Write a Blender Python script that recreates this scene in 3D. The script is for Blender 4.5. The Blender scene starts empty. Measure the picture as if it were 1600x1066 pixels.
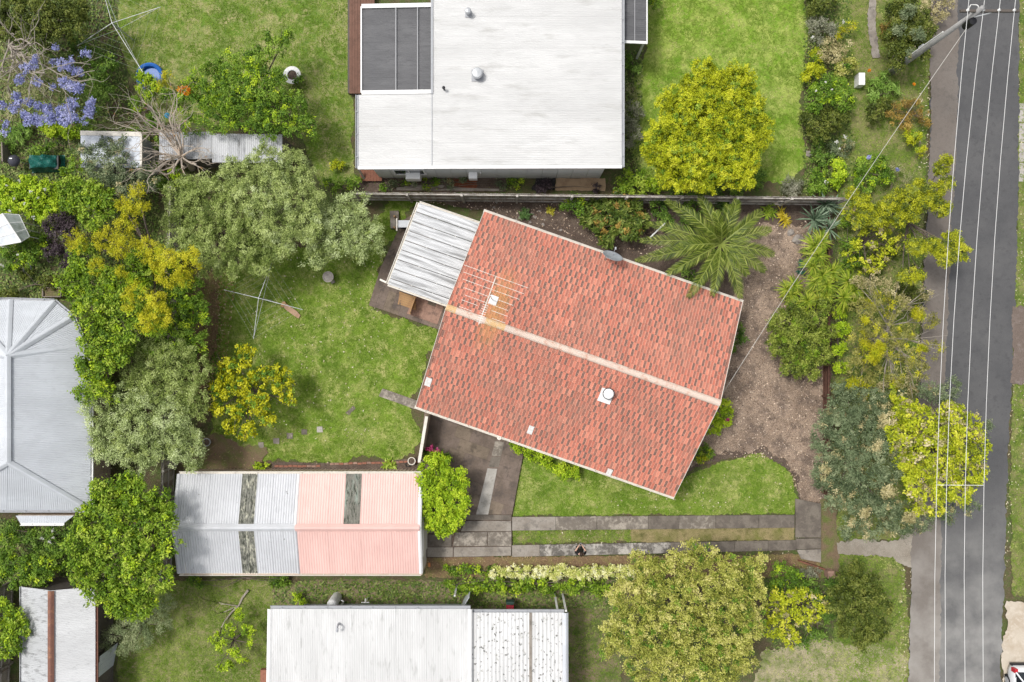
import bpy, bmesh, math, random
import numpy as np
from mathutils import Vector, Matrix, noise
R = math.radians
random.seed(7)
C = bpy.context.scene.collection
S, H = 30.0, 42.0                     # ground pixels per metre, camera height in metres

# ------------------------------------------------------------------ camera, sky, sun, exposure
cd = bpy.data.cameras.new('camera'); cam = bpy.data.objects.new('camera', cd); C.objects.link(cam)
cam.location = (0, 0, H); cam.rotation_euler = (0, 0, 0)
cd.sensor_width = 36; cd.lens = 36 * H / (1600 / S); cd.clip_end = 3000
bpy.context.scene.camera = cam
w = bpy.data.worlds.new('World'); bpy.context.scene.world = w; w.use_nodes = True
nt = w.node_tree; nt.nodes.clear()
sky = nt.nodes.new('ShaderNodeTexSky'); sky.sky_type = 'NISHITA'; sky.sun_disc = False
SUN_EL, SUN_AZ = R(64), R(-62)         # azimuth measured from +Y towards +X
sky.sun_elevation = SUN_EL; sky.sun_rotation = SUN_AZ
sky.dust_density = 4; sky.air_density = 1.0; sky.ozone_density = 1.0
hs = nt.nodes.new('ShaderNodeHueSaturation'); hs.inputs['Saturation'].default_value = 0.22   # thin cloud
bg = nt.nodes.new('ShaderNodeBackground'); bg.inputs['Strength'].default_value = 0.12
wo = nt.nodes.new('ShaderNodeOutputWorld')
nt.links.new(sky.outputs[0], hs.inputs['Color']); nt.links.new(hs.outputs[0], bg.inputs[0]); nt.links.new(bg.outputs[0], wo.inputs[0])
sl = bpy.data.lights.new('sun', 'SUN'); sl.energy = 1.5; sl.angle = R(10); sl.color = (1, 0.965, 0.91)
so = bpy.data.objects.new('sun', sl); C.objects.link(so)
sd = Vector((math.sin(SUN_AZ) * math.cos(SUN_EL), math.cos(SUN_AZ) * math.cos(SUN_EL), math.sin(SUN_EL)))
so.rotation_euler = sd.to_track_quat('Z', 'Y').to_euler(); so.location = sd * 60
vs = bpy.context.scene.view_settings
vs.view_transform = 'Standard'; vs.look = 'None'; vs.gamma = 1; vs.exposure = 0.54; vs.use_curve_mapping = False

# ------------------------------------------------------------------ helpers
def at(px, py, h=0.0):
    k = (H - h) / H / S
    return Vector(((px - 800) * k, (533 - py) * k, h))
def wpos(o):
    v = Vector((0, 0, 0))
    while o: v += o.location; o = o.parent
    return v
LABELS = {}
def tag(o, label=None, cat=None, group=None, kind=None):
    if label:
        o['label'] = label
        if cat and label in LABELS: print('DUP LABEL', label)
        LABELS[label] = 1
    if cat: o['category'] = cat
    if group: o['group'] = group
    if kind: o['kind'] = kind
    return o
def thing(name, loc, label, cat, group=None):
    o = bpy.data.objects.new(name, None); C.objects.link(o); o.location = loc; o.empty_display_size = .2
    return tag(o, label, cat, group)
def link(name, me, parent=None, origin=None):
    o = bpy.data.objects.new(name, me); C.objects.link(o)
    if parent: o.parent = parent
    return o
class MB:
    def __init__(s): s.v = []; s.f = []; s.m = []
    def add(s, vs, fs, mi=0):
        b = len(s.v); s.v += [tuple(p) for p in vs]; s.f += [tuple(i + b for i in f) for f in fs]; s.m += [mi] * len(fs); return s
    def box(s, c, size, ang=0, mi=0, M=None):
        hx, hy, hz = size[0] / 2, size[1] / 2, size[2] / 2
        M = M or Matrix.Rotation(ang, 3, 'Z'); c = Vector(c)
        vs = [c + M @ Vector((x * hx, y * hy, z * hz)) for x in (-1, 1) for y in (-1, 1) for z in (-1, 1)]
        return s.add(vs, [(0, 1, 3, 2), (4, 6, 7, 5), (0, 4, 5, 1), (2, 3, 7, 6), (0, 2, 6, 4), (1, 5, 7, 3)], mi)
    def bar(s, p, q, wd, ht, mi=0):
        p, q = Vector(p), Vector(q); d = q - p; L = d.length; d.normalize()
        up = Vector((0, 0, 1)) if abs(d.z) < .95 else Vector((1, 0, 0))
        y = up.cross(d).normalized(); z = d.cross(y)
        M = Matrix((d, y, z)).transposed()
        return s.box((p + q) / 2, (L, wd, ht), 0, mi, M)
    def tube(s, pts, rads, n=6, mi=0, cap=True):
        pts = [Vector(p) for p in pts]; K = len(pts)
        if not hasattr(rads, '__len__'): rads = [rads] * K
        vs = []
        for i, p in enumerate(pts):
            t = (pts[min(i + 1, K - 1)] - pts[max(i - 1, 0)]).normalized()
            a = t.orthogonal() if abs(t.z) > .9 else t.cross(Vector((0, 0, 1))); a.normalize(); b = t.cross(a)
            for k in range(n):
                an = 2 * math.pi * k / n; vs.append(p + (a * math.cos(an) + b * math.sin(an)) * rads[i])
        fs = [(i * n + k, i * n + (k + 1) % n, (i + 1) * n + (k + 1) % n, (i + 1) * n + k) for i in range(K - 1) for k in range(n)]
        if cap: fs += [tuple(range(n))[::-1], tuple(range((K - 1) * n, K * n))]
        return s.add(vs, fs, mi)
    def lathe(s, c, prof, n=20, mi=0, M=None):
        c = Vector(c); M = M or Matrix.Identity(3); vs = []
        for r, z in prof:
            for k in range(n):
                a = 2 * math.pi * k / n; vs.append(c + M @ Vector((r * math.cos(a), r * math.sin(a), z)))
        fs = [(i * n + k, i * n + (k + 1) % n, (i + 1) * n + (k + 1) % n, (i + 1) * n + k) for i in range(len(prof) - 1) for k in range(n)]
        return s.add(vs, fs, mi)
    def prism(s, poly, z0, z1, mi=0):
        n = len(poly); vs = [(p[0], p[1], z0) for p in poly] + [(p[0], p[1], z1) for p in poly]
        return s.add(vs, [tuple(range(n))[::-1], tuple(range(n, 2 * n))] + [(i, (i + 1) % n, n + (i + 1) % n, n + i) for i in range(n)], mi)
    def build(s, name, mat, parent=None, smooth=False, kind=None):
        off = wpos(parent) if parent else Vector((0, 0, 0))
        me = bpy.data.meshes.new(name)
        me.from_pydata([(a - off.x, b - off.y, c - off.z) for a, b, c in s.v], [], s.f)
        for m in (mat if isinstance(mat, (list, tuple)) else [mat]): me.materials.append(m)
        if any(s.m): me.polygons.foreach_set('material_index', s.m)
        bm = bmesh.new(); bm.from_mesh(me); bmesh.ops.recalc_face_normals(bm, faces=bm.faces); bm.to_mesh(me); bm.free()
        if smooth: me.polygons.foreach_set('use_smooth', [True] * len(me.polygons))
        me.update()
        o = link(name, me, parent)
        if kind: o['kind'] = kind
        return o
def inpoly(P, poly):
    x, y = P[:, 0], P[:, 1]; ins = np.zeros(len(P), bool); n = len(poly)
    for i in range(n):
        x1, y1 = poly[i]; x2, y2 = poly[i - 1]
        if y1 == y2: continue
        c = ((y1 > y) != (y2 > y)) & (x < (x2 - x1) * (y - y1) / (y2 - y1) + x1)
        ins ^= c
    return ins
def sample(poly, dens, rng):
    a = np.array(poly, float); lo, hi = a.min(0), a.max(0)
    n = int((hi[0] - lo[0]) * (hi[1] - lo[1]) * dens)
    P = rng.random((n, 2)) * (hi - lo) + lo
    return P[inpoly(P, poly)]
def wobble(pts, amp, step=.11, seed=0):
    out = []
    n = len(pts)
    for i in range(n):
        a, b = Vector(pts[i][:2]), Vector(pts[(i + 1) % n][:2]); d = b - a; L = d.length
        if L < 1e-6: continue
        k = max(1, int(L / step)); nn = Vector((-d.y, d.x)) / L
        for j in range(k):
            p = a + d * (j / k); q = Vector((p.x * 1.1, p.y * 1.1, seed * 7.3))
            p = p + nn * (amp * (noise.noise(q) * 1.3 + noise.noise(q * 4.7) * .7) + min(.07, amp) * noise.noise(q * 13) * 1.3)
            out.append((p.x, p.y))
    return out
LAYER = [0.0]
def sheet(name, px, mat, amp=.06, z=None, kind='structure', world=False):
    if z is None: LAYER[0] += .004; z = LAYER[0]
    pts = [tuple(p) for p in px] if world else [tuple(at(*p)[:2]) for p in px]
    if amp: pts = wobble(pts, amp, seed=len(LABELS) + z * 100)
    me = bpy.data.meshes.new(name); me.from_pydata([(x, y, z) for x, y in pts], [], [tuple(range(len(pts)))])
    bm = bmesh.new(); bm.from_mesh(me); bmesh.ops.recalc_face_normals(bm, faces=bm.faces)
    if bm.faces[:] and bm.faces[:][0].normal.z < 0: bmesh.ops.reverse_faces(bm, faces=bm.faces)
    bmesh.ops.triangulate(bm, faces=bm.faces); bm.to_mesh(me); bm.free()
    me.materials.append(mat); o = link(name, me); o['kind'] = kind; o['poly'] = 0; del o['poly']
    return o, pts, z

# ------------------------------------------------------------------ materials
def ramp(nt, fac, cols, pos=None):
    r = nt.nodes.new('ShaderNodeValToRGB'); e = r.color_ramp.elements; n = len(cols)
    while len(e) < n: e.new(.5)
    for i, c in enumerate(cols):
        e[i].position = pos[i] if pos else i / (n - 1); e[i].color = (*c, 1)
    nt.links.new(fac, r.inputs[0]); return r.outputs[0]
def mixc(nt, fac, a, b, mode='MIX'):
    m = nt.nodes.new('ShaderNodeMix'); m.data_type = 'RGBA'; m.blend_type = mode
    for sock, v in ((m.inputs[0], fac), (m.inputs[6], a), (m.inputs[7], b)):
        if isinstance(v, (int, float)): sock.default_value = v
        elif isinstance(v, tuple): sock.default_value = (*v, 1)
        else: nt.links.new(v, sock)
    return m.outputs[2]
def nz(nt, vec, scale, detail=3, rough=.55):
    t = nt.nodes.new('ShaderNodeTexNoise'); t.inputs['Scale'].default_value = scale; t.inputs['Detail'].default_value = detail
    t.inputs['Roughness'].default_value = rough
    nt.links.new(vec, t.inputs['Vector']); return t.outputs['Fac']
def mr(nt, v, lo, hi, a=0, b=1):
    m = nt.nodes.new('ShaderNodeMapRange'); m.inputs[1].default_value = lo; m.inputs[2].default_value = hi
    m.inputs[3].default_value = a; m.inputs[4].default_value = b; nt.links.new(v, m.inputs[0]); return m.outputs[0]
def newmat(name, rough=.8, spec=.3, metal=0):
    m = bpy.data.materials.new(name); m.use_nodes = True; t = m.node_tree; b = t.nodes['Principled BSDF']
    b.inputs['Roughness'].default_value = rough; b.inputs['Specular IOR Level'].default_value = spec; b.inputs['Metallic'].default_value = metal
    return m, t, b
def M(name, base, layers=(), rough=.8, spec=.3, metal=0, bump=None, stretch=None, rot=0):
    """world-space procedural: layers = (scale, colour, lo, hi[, strength])"""
    m, t, b = newmat(name, rough, spec, metal)
    g = t.nodes.new('ShaderNodeNewGeometry'); vec = g.outputs['Position']
    if stretch or rot:
        mp = t.nodes.new('ShaderNodeMapping'); mp.vector_type = 'TEXTURE'
        if stretch: mp.inputs['Scale'].default_value = tuple(1 / q for q in stretch)
        mp.inputs['Rotation'].default_value = (0, 0, rot); t.links.new(vec, mp.inputs[0]); vec = mp.outputs[0]
    col = base
    for L in layers:
        f = mr(t, nz(t, vec, L[0], 7, .62), L[2], L[3], 0, L[4] if len(L) > 4 else 1)
        col = mixc(t, f, col, L[1])
    if isinstance(col, tuple): b.inputs['Base Color'].default_value = (*col, 1)
    else: t.links.new(col, b.inputs['Base Color'])
    if bump:
        bp = t.nodes.new('ShaderNodeBump'); bp.inputs['Strength'].default_value = bump[1]; bp.inputs['Distance'].default_value = bump[2] if len(bump) > 2 else .02
        t.links.new(nz(t, vec, bump[0], 3), bp.inputs['Height']); t.links.new(bp.outputs[0], b.inputs['Normal'])
    return m
def leafmat(name, cols, rough=.55, trans=.2):
    m, t, b = newmat(name, rough, .25)
    a = t.nodes.new('ShaderNodeAttribute'); a.attribute_name = 'tint'
    c = ramp(t, a.outputs['Fac'], cols)
    t.links.new(c, b.inputs['Base Color'])
    tr = t.nodes.new('ShaderNodeBsdfTranslucent'); t.links.new(c, tr.inputs[0])
    mx = t.nodes.new('ShaderNodeMixShader'); mx.inputs[0].default_value = trans
    t.links.new(b.outputs[0], mx.inputs[1]); t.links.new(tr.outputs[0], mx.inputs[2])
    t.links.new(mx.outputs[0], t.nodes['Material Output'].inputs[0])
    return m
def quadmesh(name, V, tint, mats, parent=None, midx=None, per=4):
    """V (N,per,3) world positions -> one mesh of loose faces"""
    N = len(V); off = np.array(wpos(parent)) if parent else np.zeros(3)
    me = bpy.data.meshes.new(name)
    me.vertices.add(N * per); me.vertices.foreach_set('co', (V - off).astype(np.float32).ravel())
    me.loops.add(N * per); me.loops.foreach_set('vertex_index', np.arange(N * per, dtype=np.int32))
    me.polygons.add(N); me.polygons.foreach_set('loop_start', np.arange(0, N * per, per, dtype=np.int32))
    for mt in mats: me.materials.append(mt)
    if midx is not None: me.polygons.foreach_set('material_index', midx.astype(np.int32))
    me.update(calc_edges=True)
    at_ = me.attributes.new('tint', 'FLOAT', 'FACE'); at_.data.foreach_set('value', np.clip(tint, 0, 1).astype(np.float32))
    return link(name, me, parent)
def norm(a): return a / np.maximum(np.linalg.norm(a, axis=-1, keepdims=True), 1e-9)
def leafquads(P, nrm, L, W, rng, tang=None, fold=.18):
    N = len(P)
    t = rng.normal(size=(N, 3)) if tang is None else tang + rng.normal(size=(N, 3)) * .35
    t = norm(t - nrm * (t * nrm).sum(1, keepdims=True)); s = np.cross(nrm, t)
    Ls = (L * rng.uniform(.5, 1.4, N))[:, None]; Ws = (W * rng.uniform(.6, 1.35, N))[:, None]
    V = np.empty((N, 4, 3))
    V[:, 0] = P - t * Ls / 2; V[:, 2] = P + t * Ls / 2
    V[:, 1] = P + s * Ws / 2 + nrm * Ws * fold - t * Ls * .08; V[:, 3] = P - s * Ws / 2 + nrm * Ws * fold - t * Ls * .08
    return V
# ------------------------------------------------------------------ ground materials
m_soil = M('soil', (.105, .085, .045), [(.9, (.085, .125, .03), .40, .58), (6, (.16, .115, .075), .5, .7), (22, (.05, .04, .026), .5, .66)], .95, bump=(14, .8, .05))
def grass_mat(name, a, b, dry, lo=.5, hi=.68):
    return M(name, a, [(.8, b, .35, .65), (.5, dry, lo, hi, .6), (1.7, dry, lo - .01, hi, .9), (5.5, dry, .5, .66, .4), (1.1, tuple(c * .5 for c in a), .56, .7, .75), (3.7, tuple(c * .55 for c in a), .55, .7, .7), (11, b, .5, .75, .6), (26, (a[0] * .5, a[1] * .55, a[2] * .45), .48, .66, .75)], .9, .2, bump=(45, .7, .03))
G1 = ((.11, .193, .02), (.18, .28, .03), (.45, .43, .17))
m_lawn = grass_mat('lawn_grass', *G1)
m_lawn_n = grass_mat('bright_lawn_grass', (.13, .25, .018), (.19, .325, .026), (.43, .47, .13), .46, .64)
m_lawn_nw = grass_mat('tired_lawn_grass', (.10, .185, .022), (.15, .25, .03), (.38, .34, .165), .46, .62)
m_verge = grass_mat('verge_grass', (.09, .145, .025), (.15, .20, .035), (.29, .25, .12), .47, .64)
m_dry = grass_mat('dry_grass', (.14, .18, .05), (.22, .24, .09), (.44, .37, .25), .42, .58)
m_mulch = M('mulch', (.28, .205, .15), [(.5, (.42, .315, .235), .42, .6), (1.4, (.14, .103, .082), .47, .62, .85), (9, (.46, .36, .285), .53, .72, .7), (24, (.08, .058, .047), .5, .62, .85), (40, (.58, .49, .41), .57, .68, .8)], .95, bump=(30, 1, .04))
m_darkbed = M('dark_bed', (.115, .083, .066), [(2, (.17, .13, .10), .45, .65), (14, (.20, .15, .12), .56, .7, .7), (30, (.04, .03, .024), .5, .64, .8)], .95, bump=(26, 1, .04))
m_leafy = M('leafy_dirt', (.20, .13, .075), [(1.5, (.23, .20, .07), .46, .62), (12, (.38, .26, .15), .5, .7, .8), (32, (.06, .04, .025), .5, .64, .8)], .95, bump=(30, 1, .04))
m_bare = M('bare_dirt', (.19, .135, .085), [(1.2, (.13, .165, .04), .45, .62), (12, (.22, .16, .10), .5, .7, .8), (34, (.06, .045, .03), .5, .64, .7)], .95, bump=(30, .8, .03))
m_gravel = M('pale_gravel', (.27, .235, .19), [(.7, (.37, .335, .28), .42, .62), (2.2, (.22, .19, .15), .52, .68, .7), (18, (.42, .38, .33), .5, .68, .7), (50, (.14, .12, .10), .55, .7, .6)], .95, bump=(40, .8, .03))
m_shoulder = M('gravel_shoulder', (.165, .142, .124), [(.5, (.19, .168, .15), .4, .65), (5, (.12, .106, .095), .5, .7, .6), (34, (.24, .22, .20), .55, .7, .7), (60, (.07, .06, .055), .55, .68, .7)], .95, bump=(45, .7, .02))
m_asphalt = M('asphalt', (.085, .085, .088), [(.35, (.108, .107, .108), .42, .64), (4, (.062, .062, .064), .54, .68, .6), (1.3, (.07, .07, .075), .52, .7, .5), (30, (.14, .14, .14), .54, .7, .6), (70, (.045, .045, .048), .54, .68, .7)], .85, bump=(60, .5, .015))
def dust(m, col, y0, y1, lo, hi, sc):
    """wind-blown dust that thickens southwards along the road"""
    t = m.node_tree; b = t.nodes['Principled BSDF']; src = b.inputs['Base Color'].links[0].from_socket
    g_ = t.nodes.new('ShaderNodeNewGeometry'); sp = t.nodes.new('ShaderNodeSeparateXYZ'); t.links.new(g_.outputs['Position'], sp.inputs[0])
    mu = t.nodes.new('ShaderNodeMath'); mu.operation = 'MULTIPLY'; t.links.new(mr(t, sp.outputs[1], y0, y1, 0, 1), mu.inputs[0]); t.links.new(mr(t, nz(t, g_.outputs['Position'], sc, 5, .62), lo, hi, .25, 1), mu.inputs[1])
    t.links.new(mixc(t, mu.outputs[0], src, col), b.inputs['Base Color'])
dust(m_asphalt, (.25, .245, .235), -6.5, -15.5, .36, .62, .55); dust(m_shoulder, (.30, .28, .255), -6, -15, .4, .62, .5)
def concrete(name, a, b, dark, lo=.44, hi=.6, rot=0):
    return M(name, a, [(1.6, b, lo, hi, .9), (5.2, b, .5, .62, .8), (2.6, dark, .52, .66, .75), (14, dark, .54, .72, .6), (40, (min(1, a[0] * 1.35), min(1, a[1] * 1.35), min(1, a[2] * 1.33)), .56, .72, .4)], .9, bump=(30, .4, .012), rot=rot)
m_conc_dark = concrete('dark_concrete', (0.132, 0.112, 0.095), (0.198, 0.172, 0.142), (0.077, 0.0655, 0.0551))
m_conc_mid = concrete('weathered_concrete', (0.171, 0.148, 0.123), (0.385, 0.343, 0.29), (0.0935, 0.0801, 0.0684), .5, .62)
m_conc_patch = concrete('mottled_concrete', (0.132, 0.12, 0.106), (0.462, 0.432, 0.389), (0.066, 0.0603, 0.0551), .5, .58)
m_conc_tan = concrete('tan_concrete', (.24, .21, .178), (.31, .28, .245), (.11, .098, .085))
m_conc_pale = concrete('pale_concrete', (.42, .395, .36), (.34, .32, .29), (.25, .235, .21))
m_paver = concrete('brown_paver', (.145, .112, .09), (.20, .155, .128), (.08, .066, .058))
m_paver2 = concrete('ochre_paver', (.165, .130, .098), (.22, .172, .13), (.08, .065, .05))
m_paver_pink = concrete('pink_paver', (.34, .215, .165), (.27, .165, .125), (.17, .115, .095))
m_brick = M('red_brick', (.30, .13, .085), [(6, (.22, .10, .07), .45, .65), (20, (.40, .22, .16), .55, .7, .6)], .9, bump=(30, .5, .01))
m_blackmulch = M('black_mulch', (.03, .028, .03), [(10, (.07, .065, .065), .5, .7)], .95, bump=(20, 1, .05))
m_redmulch = M('red_mulch', (.22, .07, .035), [(8, (.30, .12, .06), .5, .7), (24, (.10, .04, .025), .5, .65)], .95, bump=(22, 1, .05))

# ------------------------------------------------------------------ ground and what is laid on it
me = bpy.data.meshes.new('ground'); me.from_pydata([(x, y, 0) for x, y in ((-700, -700), (700, -700), (700, 700), (-700, 700))], [], [(0, 1, 2, 3)])
me.materials.append(m_soil); g = link('ground', me); g['kind'] = 'structure'
LAWNS = []; LITTER = []
def lawn(name, px, mat, tint=(.3, .9), dens=170, amp=.12, h=.075):
    o, pts, z = sheet(name, px, mat, amp); LAWNS.append((name, pts, z, tint, dens, h)); return o
lawn('north_lawn', [(1003, -90), (1250, -90), (1262, 60), (1252, 160), (1258, 250), (1236, 286), (1190, 284), (1010, 300), (985, 230), (990, 120), (1012, 75)], m_lawn_n, (.45, 1))
lawn('neighbour_lawn', [(178, -90), (550, -90), (552, 258), (560, 286), (500, 288), (470, 205), (250, 190), (205, 120), (185, 60)], m_lawn_nw, (.3, .9))
lawn('back_lawn', [(318, 428), (420, 392), (560, 380), (612, 300), (655, 316), (612, 375), (577, 478), (688, 516), (668, 570), (648, 632), (655, 655), (653, 712), (600, 716), (540, 722), (430, 722), (345, 716), (330, 690), (330, 600), (322, 500)], m_lawn, (.3, .9), amp=.34)
lawn('front_lawn', [(800, 807), (808, 760), (820, 700), (880, 715), (1048, 770), (1068, 746), (1110, 726), (1190, 708), (1222, 722), (1238, 742), (1244, 772), (1240, 803)], m_lawn, (.35, .95))
lawn('grass_median', [(800, 829), (1000, 826), (1000, 846), (800, 851)], m_verge, (.3, .8))
lawn('south_lawn', [(185, 906), (426, 906), (426, 1150), (180, 1150), (184, 1010), (210, 960)], grass_mat('patchy_grass', (.11, .155, .03), (.16, .205, .045), (.30, .27, .13), .46, .64), (.3, .85))
lawn('side_strip_grass', [(426, 906), (960, 906), (960, 955), (426, 955)], grass_mat('strip_grass', (.10, .115, .035), (.15, .135, .06), (.27, .21, .14), .44, .6), (.2, .7), 60)
lawn('side_yard', [(886, 950), (962, 930), (975, 1150), (886, 1150)], grass_mat('side_yard_grass', (.09, .13, .03), (.14, .16, .05), (.27, .20, .13), .46, .62), (.2, .8), 90)
lawn('nature_strip', [(1306, -90), (1456, -90), (1453, 150), (1446, 260), (1440, 420), (1432, 600), (1428, 830), (1400, 842), (1308, 846)], m_verge, (.3, .9), 90)
lawn('corner_verge', [(1308, 866), (1395, 864), (1414, 884), (1420, 1000), (1418, 1150), (1300, 1150)], m_verge, (.35, .9))
lawn('dry_verge', [(1160, 1150), (1190, 1020), (1270, 1000), (1400, 1010), (1417, 1040), (1416, 1150)], m_dry, (.4, 1), 60, amp=.3)
lawn('far_verge', [(1593, -90), (1900, -90), (1900, 930), (1582, 930), (1578, 800), (1581, 600), (1589, 300)], m_verge, (.35, .9))
sheet('garden_soil', [(660, 312), (1300, 310), (1296, 800), (1250, 790), (1240, 740), (1190, 706), (1110, 722), (1060, 745), (1100, 640), (1165, 475), (760, 330)], m_darkbed, .1)
sheet('mulch_bed', [(1150, 400), (1190, 352), (1290, 350), (1290, 786), (1252, 786), (1245, 745), (1225, 716), (1190, 700), (1110, 713), (1060, 738), (1106, 640), (1150, 500)], m_mulch, .22)
o, LP1, _ = sheet('leaf_covered_dirt', [(297, 424), (340, 430), (345, 500), (330, 560), (322, 600), (300, 640), (270, 600), (280, 480)], m_leafy, .25)
sheet('dirt_path', [(270, 690), (335, 680), (420, 700), (410, 740), (275, 740)], m_bare, .25)
o, LP2, _ = sheet('leafy_strip', [(664, 866), (800, 870), (1240, 866), (1285, 870), (1290, 902), (664, 902)], m_leafy, .06)
o, LP3, _ = sheet('leafy_median', [(985, 826), (1240, 823), (1240, 843), (985, 847)], grass_mat('thin_grass', (.15, .15, .045), (.20, .20, .06), (.33, .26, .14), .42, .58), .05)
sheet('dirt_edge', [(1280, 780), (1306, 770), (1312, 900), (1281, 905)], m_bare, .08)
sheet('garden_edge_soil', [(425, 722), (540, 724), (650, 716), (668, 700), (668, 735), (425, 737)], m_darkbed, .03)
sheet('scrubby_bed', [(562, 279), (790, 279), (790, 300), (562, 300)], m_darkbed, .05)
sheet('red_mulch_bed', [(700, 279), (745, 279), (745, 298), (705, 298)], m_redmulch, .1)
sheet('black_mulch_bed', [(838, 279), (868, 279), (868, 298), (830, 298)], m_blackmulch, .1)
sheet('sandy_path', [(868, 279), (945, 279), (945, 298), (868, 298)], M('sandy_dirt', (.38, .27, .17), [(3, (.28, .19, .12), .45, .65), (20, (.45, .35, .25), .55, .7, .6)], .95), .04)
sheet('nature_path', [(1362, -90), (1374, -90), (1366, 40), (1374, 90), (1362, 92), (1354, 40)], m_conc_tan, .06)
sheet('gravel_crossover', [(1306, 846), (1400, 842), (1434, 820), (1440, 900), (1412, 882), (1394, 866), (1306, 868)], m_gravel, .18)
# the road: asphalt, dusty southern end, gravel shoulder along the west side
sheet('road', [(1456, -700), (1592, -700), (1591, 0), (1589, 300), (1580, 600), (1573, 700), (1566, 930), (1560, 1080), (1556, 1800), (1418, 1800), (1419, 1066), (1424, 860), (1444, 420), (1453, 200)], m_asphalt, .07)
sheet('gravel_shoulder', [(1455, -700), (1497, -700), (1496, 0), (1493, 200), (1482, 420), (1473, 640), (1468, 900), (1466, 1066), (1462, 1800), (1416, 1800), (1418, 1066), (1423, 860), (1443, 420), (1452, 200)], m_shoulder, .09)
sheet('sandy_driveway', [(1571, 940), (1800, 915), (1800, 1120), (1563, 1120), (1566, 1020)], M('sandy_concrete', (.50, .44, .36), [(.8, (.42, .35, .27), .45, .6), (4, (.56, .50, .42), .5, .7), (30, (.3, .26, .2), .56, .7, .5)], .95), .15)
sheet('dirt_driveway', [(1580, 480), (1700, 480), (1700, 590), (1577, 598)], M('brown_gravel', (.16, .125, .105), [(4, (.22, .18, .16), .5, .7), (30, (.09, .07, .06), .52, .66)], .95, bump=(30, .8, .03)), .12)
ft = MB()
for k in range(4): ft.prism([tuple(at(*p)[:2]) for p in ((1592, 162 + k * 31), (1640, 162 + k * 31), (1640, 191 + k * 31), (1591, 191 + k * 31))], .0, .05)
ft.build('footpath', m_conc_pale)['kind'] = 'structure'

# ------------------------------------------------------------------ grass blades and litter: real but uncountable
rng = np.random.default_rng(5)
def grassmat(name, cols): return leafmat(name, cols, .7, .2)
m_blade = grassmat('grass_blade', [(.065, .13, .011), (.14, .235, .02), (.24, .335, .045), (.52, .51, .20)])
for name, pts, z, tr, dens, h in LAWNS:
    P = sample(pts, dens, rng)
    if len(P) > 30000: P = P[rng.choice(len(P), 30000, False)]
    n = len(P); P3 = np.c_[P, np.full(n, z)]
    pn = np.array([noise.noise(Vector((x * .9, y * .9, 3.1))) + .6 * noise.noise(Vector((x * 3.1, y * 3.1, 9))) for x, y in P])
    keep = rng.random(n) < np.clip(.75 - pn * .6, .2, 1); P3 = P3[keep]; pn = pn[keep]; n = len(P3)
    tris = []
    for b in range(3):
        a = rng.uniform(0, 2 * math.pi, n); d = np.c_[np.cos(a), np.sin(a), np.zeros(n)]; s = np.c_[-d[:, 1], d[:, 0], np.zeros(n)]
        L = (h * rng.uniform(.6, 1.5, n))[:, None]; root = P3 + d * .02
        T = np.empty((n, 3, 3)); T[:, 0] = root - s * .016; T[:, 1] = root + s * .016; T[:, 2] = root + d * L * .9 + np.array([0, 0, 1]) * L * .55
        tris.append(T)
    tint = np.tile(tr[0] + (tr[1] - tr[0]) * np.clip(.38 + pn * .85 + rng.normal(0, .14, n), 0, 1.1), 3)
    o = quadmesh(name + '_blades', np.concatenate(tris), tint, [m_blade], per=3); o['kind'] = 'stuff'; o.name = 'grass'
def litter(name, polys, mat, L, W, dens, world=False, z=.03):
    out = []; tt = []
    for poly in polys:
        pts = [tuple(at(*p)[:2]) for p in poly]
        P = sample(pts, dens, rng); n = len(P)
        nr = norm(np.c_[rng.normal(0, .3, (n, 2)), np.ones(n)])
        out.append(leafquads(np.c_[P, z + rng.uniform(0, .03, n)], nr, L, W, rng)); tt.append(rng.random(n))
    o = quadmesh(name, np.concatenate(out), np.concatenate(tt), [mat]); o['kind'] = 'stuff'
m_chip = leafmat('bark_chip', [(.07, .045, .032), (.26, .18, .125), (.52, .39, .285), (.78, .65, .52)], .9, 0)
m_dead = leafmat('dead_leaf', [(.12, .07, .035), (.26, .16, .07), (.42, .30, .15), (.6, .5, .32)], .8, .1)
m_petal = leafmat('pale_leaf', [(.35, .30, .17), (.55, .5, .33), (.7, .64, .48)], .8, .1)
litter('bark_chips', [[(1150, 480), (1160, 350), (1290, 345), (1290, 788), (1252, 786), (1225, 716), (1110, 713), (1065, 738), (1100, 640)]], m_chip, .11, .05, 150)
litter('bed_chips', [[(660, 316), (1040, 316), (1040, 410), (760, 330)], [(430, 724), (640, 722), (640, 736), (430, 737)]], m_chip, .11, .055, 90)
litter('fallen_leaves', [[(296, 424), (372, 424), (355, 560), (330, 650), (275, 600)], [(320, 420), (350, 420), (330, 640), (300, 640)], [(664, 867), (800, 870), (1240, 866), (1285, 872), (1285, 898), (664, 898)], [(664, 870), (1240, 868), (1240, 882), (664, 884)], [(985, 827), (1240, 824), (1240, 842), (985, 846)], [(300, 690), (400, 700), (400, 735), (300, 738)]], m_dead, .12, .06, 70)
litter('scattered_leaves', [[(1000, 740), (1240, 720), (1240, 800), (900, 806)], [(800, 830), (1240, 825), (1240, 865), (800, 868)], [(1240, 780), (1306, 780), (1306, 900), (1240, 880)], [(400, 400), (600, 400), (600, 690), (350, 690)]], m_petal, .09, .06, 4)
litter('verge_leaves', [[(1440, 0), (1458, 0), (1448, 420), (1434, 840), (1424, 840), (1430, 420)], [(1581, 0), (1600, 0), (1600, 700), (1572, 900), (1566, 900), (1576, 600)], [(1400, 870), (1424, 870), (1424, 1066), (1408, 1066)]], m_petal, .11, .06, 22)
litter('road_leaves', [[(1456, 0), (1590, 0), (1568, 1066), (1424, 1066)]], m_petal, .12, .08, .8)
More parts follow.
